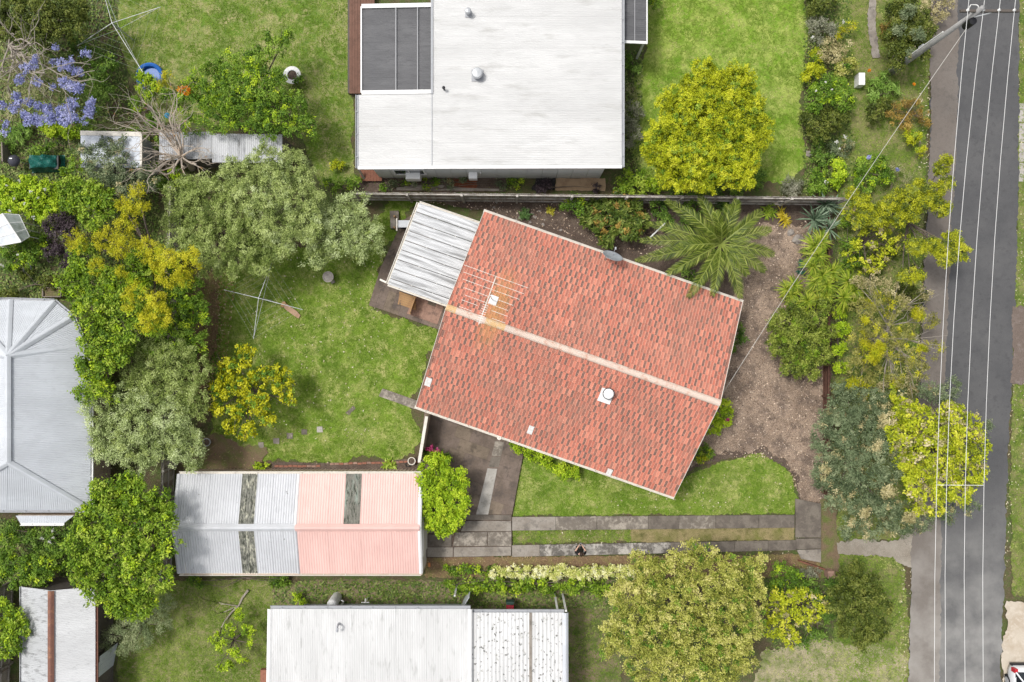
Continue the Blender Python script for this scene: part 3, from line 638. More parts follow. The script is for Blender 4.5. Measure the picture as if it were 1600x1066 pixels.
for (t0, l0, i0) in ((.55, 31, 0), (.66, 33, 10), (.80, 33, 14)):
    c = A0.lerp(A1, t0); s = Vector((bd.y, -bd.x, 0))
    for sg in (-1, 1):
        b = MB(); b.bar(c + s * sg * i0 / 31.5, c + s * sg * l0 / 31.5, .02, .02); b.build('rod', m_rod, an)
for k in range(9):
    c = A0.lerp(A1, .6 + .045 * k); b = MB(); b.bar(c + s * .12 + Vector((0, 0, .03)), c - s * .12 + Vector((0, 0, .03)), .016, .016); b.build('director', m_trimw, an)
b = MB(); q = on_roof(771, 469, .05); b.box(q, (.38, .46, .02), 0, 0, roofM(q)); b.build('flashing', m_trimw, an)
# satellite dish over the north gutter
p = on_roof(946, 404, .03); ds = thing('satellite_dish', p, 'grey oval satellite dish on an arm at the north gutter of red roof', 'satellite dish')
dc = at(957, 401, 3.55); ax = Vector((.28, .82, .50)).normalized(); Mq = ax.to_track_quat('Z', 'Y').to_matrix()
b = MB(); b.lathe(dc, [(0, -.06), (.2, -.05), (.36, -.005), (.48, .05), (.50, .055), (.49, .03), (.36, -.03), (.2, -.07), (0, -.08)], 28, 0, Mq); b.build('dish', M('grey_dish', (.30, .32, .34), [(6, (.26, .28, .30), .45, .65)], .5), ds, True)
b = MB(); b.tube([p, p + Vector((0, 0, .25)), dc - ax * .06], .025, 8); b.build('mount', m_galv, ds)
b = MB(); b.tube([dc - Vector((0, 0, .33)), dc + ax * .45 - Vector((0, 0, .1))], .014, 6); b.box(dc + ax * .46 - Vector((0, 0, .09)), (.07, .12, .07)); b.build('feed_arm', m_trimg, ds)
# downpipe spreader at the south gutter
b = MB(); c = at(780, 684, 2.45); b.lathe(c, [(.05, -2.4), (.05, 0), (.11, .02), (.11, .06), (.03, .06)], 14); b.build('downpipe', m_trim, house)

# ---- white roofed patio cover ----
ZP = 2.42
pg = thing('patio_cover', at(655, 400), 'patio cover with streaked white ribbed roof sheets beside the red tiled house', 'patio cover')
u0, u1 = -HL / 2 - 3.22, -HL / 2 + .12; p0, p1, p2, p3 = at(655, 317, ZP), at(757, 352, ZP + .03), at(705, 479, ZP + .03), at(606, 444, ZP)
corr_poly(pg, [p0, p1, p2, p3], EX, [m_pergola], .50, .125, .014, .022, 6, lap=-.028)
gutter(pg, p0, p3, m_trim, .11, out=-EX); gutter(pg, p3, p2, m_trim, .08, 'fascia', out=-EY); gutter(pg, p0, p1, m_trim, .08, 'fascia', out=EY)
for q in (p0, p3, p0.lerp(p3, .5)):
    b = MB(); c = q + EX * .12; b.bar((c.x, c.y, 0), (c.x, c.y, ZP - .08), .1, .1); b.build('post', m_trim, pg)
for k in range(4):
    b = MB(); e0, e1 = p0.lerp(p1, k / 3), p3.lerp(p2, k / 3); b.bar(e0 - Vector((0, 0, .11)), e1 - Vector((0, 0, .11)), .05, .14); b.build('beam', m_trim, pg)
b = MB(); b.bar(at(594, 437, 2.2), at(607, 443, 2.3), .09, .09); b.build('bracket', m_trim, pg)
# bits on the patio
d = thing('timber_step', at(633, 470), 'low honey coloured slatted timber platform on the brown patio', 'platform')
for k in range(6):
    b = MB(); c = at(624 + k * .4, 457 + k * 3.6, .2); b.bar(c, c + EX * .86 * 1.0 , .1, .03); b.build('slat', m_honey, d)
b = MB(); b.bar(at(626, 459, .09), at(623, 476, .09), .08, .17); b.bar(at(648, 468, .09), at(642, 485, .09), .08, .17); b.build('frame', m_honey, d)
d = thing('timber_screen', at(646, 476), 'narrow upright timber screen standing beside the slatted platform on the patio', 'screen')
for k in range(5):
    b = MB(); b.bar(at(649.5, 464, .12 + k * .2), at(640.5, 489, .12 + k * .2), .03, .17); b.build('board', m_honey, d)
for q in ((650, 463), (640.5, 490)): b = MB(); b.bar(at(*q, 0), at(*q, 1.15).lerp(at(*q, 0), 0) * 1, .06, .06); b.v = b.v; b.build('post', m_honey, d)
bq = thing('barbecue_bench', at(632, 352), 'grey topped barbecue bench with timber end frame near patio corner', 'bench')
for (n_, p, q, wd, ht, mt) in (('bench_top', at(621, 350, .85), at(646, 350, .85), .36, .05, m_greyblue), ('lower_shelf', at(621, 355, .5), at(646, 355, .5), .2, .04, m_dark)):
    b = MB(); b.bar(p, q, wd, ht); b.build(n_, mt, bq)
for q in ((620, 342), (620, 359), (646, 342), (646, 359)): b = MB(); c = at(*q); b.bar((c.x, c.y, 0), (c.x, c.y, .95), .07, .07); b.build('leg', m_honey, bq)
b = MB(); b.bar(at(620, 341, .95), at(620, 361, .95), .06, .06); b.build('rail', m_trim, bq)
b = MB(); c = at(616, 352); b.box((c.x, c.y, .2), (.28, .4, .4), .05); tag(b.build('concrete_block', m_conc_tan), 'tan concrete block beside the barbecue bench end', 'block')
b = MB(); c = at(617, 338); b.box((c.x, c.y, .1), (.45, .5, .2), .05); tag(b.build('garden_slab', m_conc_mid), 'square grey slab set in the grass north of the bench', 'slab')

# ---- garage with silver and pink roof ----
gz, grz = 2.06, 2.72
gar = thing('garage', at(467, 820), 'long low garage with half silver and half pink corrugated gable roof', 'garage')
gx0, gxm, gx1 = at(280, 0, gz).x, at(467, 0, gz).x, at(657.7, 0, gz).x; gn, gs, gr = at(0, 740.3, gz).y, at(0, 896, gz).y, at(0, 824.5, grz).y
wn, ws, ww, we = at(0, 733).y, at(0, 880.5).y, at(313, 0).x, at(666.6, 0).x
for nm, pts in (('north', None),):
    b = MB(); b.box((( ww + we) / 2, wn - .05, gz / 2), (we - ww, .1, gz)); b.build('wall', m_cream_wall, gar)
    b = MB(); b.box((( ww + we) / 2, ws + .05, gz / 2), (we - ww, .1, gz)); b.build('wall', m_cream_wall, gar)
    for k in range(int((we - ww) / .2)):
        pass
    b = MB()
    for k in range(int((we - ww) / .19)): b.box((ww + .1 + k * .19, wn + .012, gz / 2), (.05, .03, gz - .04))
    b.build('wall_ribs', m_cream_wall, gar)['kind'] = 'stuff'
    for X in (ww + .05, we - .05):
        b = MB(); pr = [(X, wn - .1, 0), (X, ws + .1, 0), (X, ws + .1, gz), (X, gr, grz - .04), (X, wn - .1, gz)]
        b.add([(x - .05, y, z) for x, y, z in pr] + [(x + .05, y, z) for x, y, z in pr], [(0, 1, 2, 3, 4), (5, 6, 7, 8, 9)] + [(i, (i + 1) % 5, 5 + (i + 1) % 5, 5 + i) for i in range(5)])
        b.build('gable_wall', m_trim, gar)
    dr = MB(); dr.box((we + .015, (wn + ws) / 2, .95), (.03, 3.2, 1.9)); dro = dr.build('roller_door', m_trimw, gar)
    for k in range(9):
        b = MB(); b.box((we + .04, (wn + ws) / 2, .12 + k * .21), (.03, 3.18, .17)); b.build('slat', m_trim, dro)
V3 = lambda x, y, z: Vector((x, y, z))
for (xa, xb, base, cl, special) in ((gx0, gxm, m_silver, m_clear, {'n': (4,), 's': (4,)}), (gxm, gx1, m_pink, m_clear2, {'n': (3,), 's': ()})):
    for side, ye in (('n', gn), ('s', gs)):
        e = .0 if base is m_silver else .03
        poly = [V3(xa, gr, grz + e), V3(xb, gr, grz + e), V3(xb, ye, gz + e), V3(xa, ye, gz + e)]
        offs = 0
        ks = special[side]
        # sheets run in +B; work out from which end the count starts
        outs = corr_poly(gar, poly, (0, 1, 0), [base], .78, .125, .016 if base is m_silver else .010, .006, 6)
        for i, o_ in enumerate(sorted(outs, key=lambda q: sum(v.co.x for v in q.data.vertices) / len(q.data.vertices))):
            if i in ks: o_.data.materials[0] = cl; o_.name = 'clear_sheet'; o_['label'] = 'grimy clear roof sheet'
cap(gar, V3(gx0 - .03, gr, grz + .05), V3(gxm, gr, grz + .05), m_silver, .11); cap(gar, V3(gxm, gr, grz + .075), V3(gx1 + .02, gr, grz + .075), m_pink, .11)
for ye in (gn, gs):
    cap(gar, V3(gx0, ye, gz + .03), V3(gx0, gr, grz + .03), m_silver, .07, 'barge_cap'); cap(gar, V3(gx1, ye, gz + .05), V3(gx1, gr, grz + .05), m_trimw, .06, 'barge_cap')
    cap(gar, V3(gxm, ye, gz + .055), V3(gxm, gr, grz + .055), m_trimw if ye == gn else m_silver, .045, 'barge_cap')
gutter(gar, V3(gx0, gn, gz + .02), V3(gx1, gn, gz + .02), m_trim, .10, out=V3(0, 1, 0)); gutter(gar, V3(gx0, gs, gz + .02), V3(gx1, gs, gz + .02), m_trim, .10, out=V3(0, -1, 0))

# ---- big white roofed house to the north ----
nz_ = 2.95
nh = thing('white_roofed_house', at(800, 100), 'large neighbouring house with flat white steel roof and grey green walls', 'house')
x0, xm, x1 = at(559, 0, nz_).x, at(675, 0, nz_).x, at(971, 0, nz_).x; ys, yb, yt = at(0, 262, nz_).y, at(0, 147, nz_).y, at(0, -170, nz_).y
wl, wr, wsy = at(594, 0).x, at(937, 0).x, at(0, 278).y
b = MB(); b.prism([(wl, wsy), (wr, wsy), (wr, yt - .5), (wl + 3.2, yt - .5), (wl + 3.2, yb + .2), (wl, yb + .2)], 0, nz_ - .34); nw = b.build('wall', m_clad, nh)
for k in range(15):
    b = MB(); xk = wl + (wr - wl) * (k + .5) / 15; b.box((xk, wsy - .012, 1.42), ((wr - wl) / 15 - .025, .03, 2.8)); b.build('cladding_panel', m_clad, nw)
corr_poly(nh, [V3(xm, ys, nz_), V3(x1, ys, nz_ + .12), V3(x1, yt, nz_ + .12), V3(xm, yt, nz_)], (1, 0, 0), [m_white_metal, m_white_metal], .76, .085, .009, .004)
corr_poly(nh, [V3(x0, ys, nz_ - .16), V3(xm, ys, nz_ - .02), V3(xm, yb, nz_ - .02), V3(x0, yb, nz_ - .16)], (1, 0, 0), [m_white_metal], .76, .085, .009, .004)
for (p, q, wd, n_) in ((V3(x0, ys, nz_ - .12), V3(xm, ys, nz_ + .02), .14, 'fascia'), (V3(xm, ys, nz_ + .02), V3(x1, ys, nz_ + .14), .14, 'fascia')):
    b = MB(); b.bar(p, q, wd, .12); b.build(n_, m_trimw, nh)
gutter(nh, V3(x0, ys, nz_ - .12), V3(x0, yb, nz_ - .12), m_trimg, .12, out=V3(-1, 0, 0)); gutter(nh, V3(x1, ys, nz_ + .12), V3(x1, yt, nz_ + .12), m_trimg, .12, out=V3(1, 0, 0))
b = MB(); b.bar(V3(xm, ys + .1, nz_ + .0), V3(xm, yb, nz_ + .0), .04, .05); b.bar(V3(xm, yb, nz_ + .02), V3(xm, yt, nz_ + .02), .1, .08); b.build('flashing', m_trimg, nh)
window(nh, (at(646, 0).x, wsy - .04, 1.7), 0, 1.5, 1.1)
for x, ww_, hh, z0 in ((645, .72, .62, 1.2), (739, .42, .5, 1.35)):
    b = MB(); b.box((at(x, 0, 1.5).x, wsy - .2, z0), (ww_, .32, hh)); b.build('wall_unit', m_plast, nh)
b = MB(); b.tube([at(751, 270, 1.5), at(751, 274, .6)], .04, 8); b.build('meter', m_plast, nh)
# charcoal patio roof with white battens
pc = thing('charcoal_patio_roof', at(620, 78), 'charcoal sheeted patio roof with white edges on white roofed house west side', 'patio roof')
px0, px1, py0, py1 = at(565, 0, 2.7).x, at(675, 0, 2.7).x, at(0, 145, 2.7).y, at(0, 10, 2.7).y
corr_poly(pc, [V3(px0, py0, 2.62), V3(px1, py0, 2.78), V3(px1, py1, 2.78), V3(px0, py1, 2.62)], (1, 0, 0), [m_shade], .86, .1, .008, .004)
for f in (.0, 1.0): b = MB(); b.bar(V3(px0, py0 + (py1 - py0) * f, 2.7), V3(px1, py0 + (py1 - py0) * f, 2.86), .2, .06); b.build('edge_cap', m_trimw, pc)
b = MB(); b.bar(V3(px0 - .02, py0, 2.66), V3(px0 - .02, py1, 2.66), .07, .08); b.build('gutter', m_trimw, pc)
m_line = M('pale_screw_line', (.30, .30, .31), (), .6)
for f, sc in ((.49, .055), (.80, .05)): b = MB(); b.bar(V3(px0 + (px1 - px0) * f, py0, 2.72 + .15 * (f - .03)), V3(px0 + (px1 - px0) * f, py1, 2.72 + .15 * (f - .03)), sc, .02); b.build('batten', m_line, pc)
for q in ((568, 20), (568, 80), (568, 140)): b = MB(); c = at(*q, 2.6); b.bar((c.x, c.y, 0), (c.x, c.y, 2.58), .1, .1); b.build('post', m_trimw, pc)
ec = thing('charcoal_porch_roof', at(990, 35), 'small charcoal porch roof with white end on white roofed house east side', 'porch roof')
ex0, ex1, ey0, ey1 = at(973, 0, 2.6).x, at(1010, 0, 2.6).x, at(0, 67, 2.6).y, at(0, -80, 2.6).y
corr_poly(ec, [V3(ex0, ey0, 2.7), V3(ex1, ey0, 2.56), V3(ex1, ey1, 2.56), V3(ex0, ey1, 2.7)], (1, 0, 0), [m_shade], .86, .1, .008, .004)
b = MB(); b.bar(V3(ex0, ey0, 2.74), V3(ex1 + .05, ey0, 2.6), .13, .06); b.bar(V3(ex1 + .03, ey0, 2.56), V3(ex1 + .03, ey1, 2.56), .06, .08); b.build('edge_cap', m_trimw, ec)
b = MB(); b.bar(V3((ex0 + ex1) / 2, ey0, 2.66), V3((ex0 + ex1) / 2, ey1, 2.66), .04, .02); b.build('batten', m_line, ec)
for q in ((1007, 64),): b = MB(); c = at(*q, 2.5); b.bar((c.x, c.y, 0), (c.x, c.y, 2.5), .1, .1); b.build('post', m_trimw, ec)
dk = thing('timber_deck', at(556, 80), 'reddish brown timber deck beside the charcoal patio roof', 'deck')
for k in range(9):
    b = MB(); xx = at(548, 0, .4).x + k * .145; b.box((xx, (at(0, 150).y + at(0, -80).y) / 2, .4), (.135, at(0, -80).y - at(0, 150).y, .03)); b.build('deck_board', m_deck, dk)
b = MB(); b.box((at(556, 0).x + .2, (at(0, 150).y + at(0, -80).y) / 2, .19), (1.1, at(0, -80).y - at(0, 150).y - .1, .36)); b.build('deck_frame', m_timber_dk, dk)
dk2 = thing('deck_landing', at(575, 272), 'small red brown deck corner at the south west of white roofed house', 'deck')
for k in range(8):
    b = MB(); b.box((at(564, 0, .3).x + k * .145, at(0, 268, .3).y, .3), (.135, 1.0, .03)); b.build('deck_board', m_redtimber, dk2)
b = MB(); b.bar(at(560, 264, .9), at(569, 279, .3), .1, .1); b.build('rail', m_timber, dk2)
# roof vents
for i, (x, y, r, hh, lab) in enumerate(((746, 118, .27, .5, 'large round grey flue cowl in the middle of the white flat roof'), (732, 22, .15, .55, 'small grey flue pipe near the top edge of the white flat roof'))):
    p = at(x, y, nz_ + .05); v = thing('roof_flue', p, lab, 'flue', 'flues on the white roof')
    b = MB(); b.box(p, (r * 2.1, r * 2.1, .05)); b.build('flashing', m_trimg, v)
    b = MB(); b.lathe(p, [(r * .72, 0), (r * .72, hh * .6)], 18); b.build('pipe', m_trimg, v, True)
    b = MB(); b.lathe(p + V3(0, 0, hh * .6), [(r, 0), (r, .08), (r * .8, .13), (0, .16)], 18); b.build('cowl', m_galv, v)
b = MB(); p = at(694, 140, nz_ + .05); b.lathe(p, [(.05, 0), (.05, .25), (.08, .25), (.08, .3), (0, .32)], 10); tag(b.build('vent_pipe', m_dark), 'tiny dark vent pipe on the white flat roof near the charcoal patio', 'vent pipe')

# ---- west house with faceted hip roof ----
wz, wrz = 2.7, 4.5
wh = thing('hip_roofed_house', at(20, 640), 'neighbouring house with pale blue grey corrugated hip roof of many facets', 'house')
A, Bp = at(12, 556, wrz), at(12, 722, wrz); e = lambda x, y: at(x, y, wz)
rim = [e(141, 797), e(142, 640), e(134, 541), e(114, 495), e(85, 471), e(16, 469), e(-62, 471), e(-92, 495), e(-112, 541), e(-120, 640), e(-120, 797)]
pol = [([A, Bp, rim[0], rim[1], rim[2]], 'east')] + [([A, rim[i], rim[i + 1]], 'n') for i in range(2, 8)] + [([A, Bp, rim[10], rim[9], rim[8]], 'west'), ([Bp, rim[10], rim[0]], 'south')]
for pp, kd in pol:
    if kd in ('east', 'west'):
        sg = 1 if kd == 'east' else -1; X = at(141.5 if sg > 0 else -120, 0, wz).x
        f = lambda p: V3(p.x, p.y, wz + (wrz - wz) * max(0, 1 - abs(p.x - A.x) / abs(X - A.x)))
        q = [f(p) for p in pp]
        corr_poly(wh, q, (1, 0, 0), [m_greyblue], .76, .085, .010, .004)
    else:
        mid = (pp[1] + pp[2]) / 2 if kd == 'n' else (pp[1] + pp[2]) / 2
        corr_poly(wh, pp, mid - pp[0], [m_greyblue], .76, .085, .010, .004)
for p, q in [(A, Bp)] + [(A, rim[i]) for i in range(2, 9)] + [(Bp, rim[0]), (Bp, rim[10])]: cap(wh, p + V3(0, 0, .06), q + V3(0, 0, .06), m_greyblue, .10, 'ridge_cap' if q is Bp else 'hip_cap')
for i in range(len(rim) - 1):
    d_ = (rim[i + 1] - rim[i]).normalized(); gutter(wh, rim[i], rim[i + 1], m_trimw if i < 2 else m_trimg, .11, out=V3(d_.y, -d_.x, 0))
gutter(wh, rim[10], rim[0], m_trimg, .11, out=V3(0, -1, 0))
cw = sum(rim, V3(0, 0, 0)) / len(rim); b = MB(); b.prism([tuple((cw + (p - cw) * .91)[:2]) for p in rim], 0, wz - .05); b.build('wall', m_cream_wall, wh)
bay = [at(24, 806, 2.5), at(115, 806, 2.5), at(99, 818, 2.45), at(31, 818, 2.45)]
corr_poly(wh, [p + V3(0, 0, -.03) for p in bay], (0, 1, 0), [m_greyblue], .76, .085, .01, .004, name='bay_roof_sheet'); gutter(wh, bay[3], bay[2], m_trimw, .1, out=V3(0, -1, 0))
b = MB(); b.prism([tuple((p)[:2]) for p in (bay[0], bay[1], bay[2] + V3(-.2, .15, 0), bay[3] + V3(.2, .15, 0))], 0, 2.3); b.build('bay_wall', m_cream_wall, wh)

# ---- old shed in the south-west corner ----
sz, srz = 2.3, 2.9
ss = thing('old_zinc_shed', at(90, 1010), 'old shed with lichen stained zinc gable roof and rusty brown ridge capping', 'shed')
sx0, sx1, sxr = at(33.5, 0, sz).x, at(149, 0, sz).x, at(80, 0, srz).x; sn, sb = at(0, 917, sz).y, at(0, 1180, sz).y
corr_poly(ss, [V3(sxr, sn, srz), V3(sxr, sb, srz), V3(sx0, sb, sz), V3(sx0, sn, sz)], (1, 0, 0), [m_old], .76, .085, .010, .006)
corr_poly(ss, [V3(sxr, sn, srz), V3(sxr, sb, srz), V3(sx1, sb, sz), V3(sx1, sn, sz)], (1, 0, 0), [m_old2], .76, .085, .010, .006)
for k in range(5): cap(ss, V3(sxr, sn - k * 1.75, srz + .07 + .006 * (k % 2)), V3(sxr, sn - k * 1.75 - 1.8, srz + .07 + .006 * (k % 2)), m_rust, .10)
gutter(ss, V3(sx1, sn, sz), V3(sx1, sb, sz), m_rust, .1, out=V3(1, 0, 0)); gutter(ss, V3(sx0, sn, sz), V3(sx0, sb, sz), m_old, .08, out=V3(-1, 0, 0))
b = MB(); b.prism([(sx0 + .25, sn - .2), (sx1 - .25, sn - .2), (sx1 - .25, sb), (sx0 + .25, sb)], 0, sz - .02); b.build('wall', m_timber_dk, ss)
# ---- small sheds at the back fence ----
bs = thing('flat_white_shed', at(172, 235), 'small garden shed with flat pale blue white roof behind leafy shrub', 'shed')
q = [at(126, 208, 2.15), at(221, 210, 2.15), at(221, 262, 2.1), at(126, 262, 2.1)]
corr_poly(bs, q, (0, 1, 0), [metal('pale_blue_steel', (.56, .60, .66), lichen=(2, (.40, .42, .46), .55, .7))], .76, .2, .007, .004)
b = MB(); b.bar(q[0], q[1], .22, .08); b.bar(q[1], q[2], .1, .12); b.build('fascia', m_trim, bs)
b = MB(); b.prism([tuple((sum(q, V3(0, 0, 0)) / 4 + (p - sum(q, V3(0, 0, 0)) / 4) * .93)[:2]) for p in q], 0, 2.05); b.build('wall', m_trimg, bs)
for nm, px, mt, lab in (('lean_to_shed', [(249, 207), (331, 206), (331, 248), (249, 250)], m_shedold, 'lean-to shed with black stained zinc roof under bare twisted tree'),
                        ('zinc_shed', [(331.5, 209), (441, 210), (441, 254), (331.5, 254)], m_silver, 'shed with light zinc roof half hidden below leafy olive crowns')):
    t_ = thing(nm, at(*px[0]), lab, 'shed'); q = [at(*p, 2.1) for p in px]
    corr_poly(t_, q, (0, 1, 0), [mt, m_shedold, m_silver][:2] if nm == 'lean_to_shed' else [mt, m_shedold], .8, .1, .011, .012)
    c_ = sum(q, V3(0, 0, 0)) / 4; b = MB(); b.prism([tuple((c_ + (p - c_) * .95)[:2]) for p in q], 0, 2.02); b.build('wall', m_timber_dk, t_)
# ---- greenhouse ----
gh = thing('greenhouse', at(18, 358), 'small white framed greenhouse with glass panes at the left edge', 'greenhouse')
ga, gb, gc_, gd = at(4, 334, 2.2), at(33, 378, 2.2), at(30, 336, 1.7), at(46, 370, 1.7); ge, gf = at(-26, 352, 1.7), at(0, 384, 1.7)
m_polyc = M('milky_polycarbonate', (.60, .63, .66), [(3, (.5, .53, .56), .45, .65)], .35); m_pane = M('greenhouse_glass', (.34, .38, .36), [(4, (.22, .25, .22), .45, .65)], .12, .6)
def pane(par, a, b_, c, d_, mt):
    n_ = (b_ - a).cross(d_ - a).normalized() * .02; o_ = MB(); o_.add([a, b_, c, d_, a + n_, b_ + n_, c + n_, d_ + n_], [(0, 1, 2, 3), (4, 5, 6, 7), (0, 1, 5, 4), (1, 2, 6, 5), (2, 3, 7, 6), (3, 0, 4, 7)]); o_.build('pane', mt, par)
for k in range(3):
    f0, f1 = k / 3 + .01, (k + 1) / 3 - .01
    pane(gh, ga.lerp(gb, f0), ga.lerp(gb, f1), gd.lerp(gc_, 1 - f1), gd.lerp(gc_, 1 - f0), m_pane)
    pane(gh, ga.lerp(gb, f0), ga.lerp(gb, f1), ge.lerp(gf, f1), ge.lerp(gf, f0), m_polyc)
for k in range(4):
    f = k / 3; b = MB(); b.tube([ge.lerp(gf, f), ga.lerp(gb, f), gc_.lerp(gd, f)], .03, 6); b.tube([gc_.lerp(gd, f), V3(*gc_.lerp(gd, f)[:2], 0)], .025, 6); b.tube([ge.lerp(gf, f), V3(*ge.lerp(gf, f)[:2], 0)], .025, 6); b.build('frame', m_trimw, gh)
b = MB(); b.tube([ga, gb], .035, 6); b.tube([gc_, gd], .03, 6); b.tube([ge, gf], .03, 6); b.build('rail', m_trimw, gh)
# ---- south house ----
z2 = 2.85
sh = thing('south_house', at(650, 1010), 'neighbouring house with white corrugated roof joined to lichen spotted lower roof', 'house')
x0, xm, x1 = at(422, 0, z2).x, at(735, 0, z2).x, at(882, 0, z2).x; y0, y0b, y1 = at(0, 951.5, z2).y, at(0, 957.5, z2 - .1).y, at(0, 1230, z2).y
corr_poly(sh, [V3(x0, y0, z2), V3(xm, y0, z2), V3(xm, y1, z2 + .5), V3(x0, y1, z2 + .5)], (0, 1, 0), [m_white_metal2], .76, .085, .009, .005)
corr_poly(sh, [V3(xm, y0b, z2 - .12), V3(x1, y0b, z2 - .12), V3(x1, y1, z2 + .3), V3(xm, y1, z2 + .3)], (0, 1, 0), [m_white_lichen], .76, .19, .014, .005, 8)
gutter(sh, V3(x0, y0, z2), V3(xm, y0, z2), m_trimg, .13, out=V3(0, 1, 0)); gutter(sh, V3(xm, y0b, z2 - .12), V3(x1, y0b, z2 - .12), m_trimg, .13, out=V3(0, 1, 0))
cap(sh, V3(x1 + .05, y0b, z2 - .08), V3(x1 + .05, y1, z2 + .34), m_greyblue, .09, 'barge_cap'); cap(sh, V3(x0, y0, z2 + .03), V3(x0, y1, z2 + .53), m_trimw, .08, 'barge_cap'); cap(sh, V3(xm, y0, z2 + .05), V3(xm, y1, z2 + .55), m_trimw, .06, 'barge_cap')
xs_ = at(829, 0, z2).x; b = MB(); b.bar(V3(xs_, y0b, z2 - .09), V3(xs_, y1, z2 + .33), .13, .03); b.build('flashing', m_conc_tan, sh)
b = MB(); b.prism([(x0 + .7, y0 - .68), (xm - .2, y0 - .68), (xm - .2, y1), (x0 + .7, y1)], 0, z2 - .1); b.build('wall', m_greyblue, sh)
window(sh, (x0 + 4, y0 - .64, 1.5), 0, 1.8, 1.1)
for x, y in ((871, 951), (884, 950)): b = MB(); c = at(x, 950, 2.5); b.bar((c.x, c.y - .1, 0), (c.x, c.y - .1, z2 - .2), .09, .09); b.build('post', m_trimw, sh)
# gooseneck vent and odds and ends along its north side
p = at(530, 974, z2 + .02); b = MB(); b.tube([p, p + V3(0, 0, .4), p + V3(.03, -.06, .52), p + V3(.0, -.2, .5), p + V3(-.01, -.24, .4)], [.055, .055, .055, .055, .06], 8); tag(b.build('gooseneck_vent', m_trimg), 'grey gooseneck vent pipe on the plain white roof of the south house', 'vent')
t_ = thing('hot_water_unit', at(527, 945), 'pale round topped hot water cylinder standing by the south house wall', 'water heater')
b = MB(); b.lathe(at(527, 932), [(.25, 0), (.25, 1.25), (.2, 1.38), (0, 1.42)], 18); b.build('tank', m_trimw, t_, True); b = MB(); b.tube([at(537, 940), at(537, 940) + V3(0, 0, 1.8)], .05, 8); b.tube([at(533, 938, .9), at(537, 940, .9)], .03, 6); b.build('pipe', m_trimw, t_)
t_ = thing('garden_tap', at(575, 930), 'white standpipe tap with small cross handle by the south house', 'tap')
b = MB(); c = at(575, 934); b.tube([c, c + V3(0, 0, .8)], .03, 8); b.build('pipe', m_trimw, t_); b = MB(); b.tube([c + V3(-.2, 0, .78), c + V3(.2, 0, .78)], .03, 6); b.tube([c + V3(0, 0, .8), c + V3(0, .18, .72)], .03, 6); b.build('spout', m_trimw, t_)
t_ = thing('white_gate', at(722, 935), 'white side gate of slim panels standing ajar at the south house corner', 'gate')
c0, c1 = at(714, 915, 0), at(722, 944, 0)
for f in (0, 1): c = c0.lerp(c1, f); b = MB(); b.bar((c.x, c.y, 0), (c.x, c.y, 1.7), .08, .08); b.build('post', m_trimw, t_)
for k in range(6): c = at(724, 938).lerp(at(736, 917), k / 6); c2 = at(724, 938).lerp(at(736, 917), (k + .9) / 6); b = MB(); b.bar((c.x, c.y, .85), (c2.x, c2.y, .85), .03, 1.6); b.build('panel', m_greyblue, t_)
t_ = thing('red_bin', at(795, 945), 'small red wheelie bin with dark green lid beside the south house', 'bin')
b = MB(); c = at(797, 943); b.lathe(c, [(.2, .05), (.28, .85), (.26, .9), (0, .9)], 4, 0, Matrix.Rotation(R(45), 3, 'Z')); b.build('body', M('red_plastic', (.34, .03, .045), (), .5), t_)
b = MB(); b.box(c + V3(0, .34, .72), (.42, .07, .42)); b.box(c + V3(0, .26, .88), (.36, .08, .05)); b.build('lid', M('dark_green_plastic', (.03, .06, .05), (), .5), t_)
for sx in (-1, 1): b = MB(); b.lathe(c + V3(sx * .17, .2, .09), [(0, -.03), (.09, -.03), (.09, .03), (0, .03)], 12, 0, Matrix.Rotation(R(90), 3, 'Y')); b.build('wheel', m_black, t_)
b = MB(); b.box((at(417, 0).x, at(0, 1072).y, .15), (.5, 1.9, .3)); tag(b.build('brick_step', m_brick), 'red brick step against the west side of the south house', 'step')
# ------------------------------------------------------------------ fences
def paling_fence(name, label, p, q, ht, mat, matr, side, n_single, bay=2.7, pw=.1, jag=.05, rails=(.12, .5, .93), cat='fence'):
    """p,q ground points; palings on the far side, rails and posts on `side`"""
    p, q = Vector(p), Vector(q); p.z = q.z = 0; d = (q - p).normalized(); L = (q - p).length; ang = math.atan2(d.y, d.x)
    f = thing(name, p, label, cat); rest = MB(); n = int(L / (pw + .012))
    for k in range(n):
        h = ht + random.uniform(-jag, jag * .4); c = p + d * (k + .5) * (L / n) - side * random.uniform(0, .012)
        if random.random() < .015: continue
        if k < n_single:
            b = MB(); b.box((c.x, c.y, h / 2), (pw, .018, h), ang + R(random.uniform(-1, 1))); b.build('paling', random.choice(mat), f)
        else: rest.box((c.x, c.y, h / 2), (pw, .018, h), ang + R(random.uniform(-1, 1)))
    if rest.v: rest.build('palings', mat[0], f)['kind'] = 'stuff'
    nb = max(1, round(L / bay))
    for k in range(nb + 1):
        c = p + d * min(L - .06, k * L / nb) + side * .09; b = MB(); b.bar((c.x, c.y, 0), (c.x + random.uniform(-.02, .02), c.y, ht + .03), .11, .11); b.build('post', matr, f)
    for k in range(nb):
        for r_ in rails:
            a, e = p + d * (k * L / nb) + side * .05, p + d * ((k + 1) * L / nb - .01) + side * .05
            b = MB(); b.bar((a.x, a.y, ht * r_ + random.uniform(-.02, .02)), (e.x, e.y, ht * r_ + random.uniform(-.02, .02)), .05 if r_ < .9 else .06, .075); b.build('rail', matr, f)
    return f
Vn, Vs_ = Vector((0, 1, 0)), Vector((0, -1, 0))
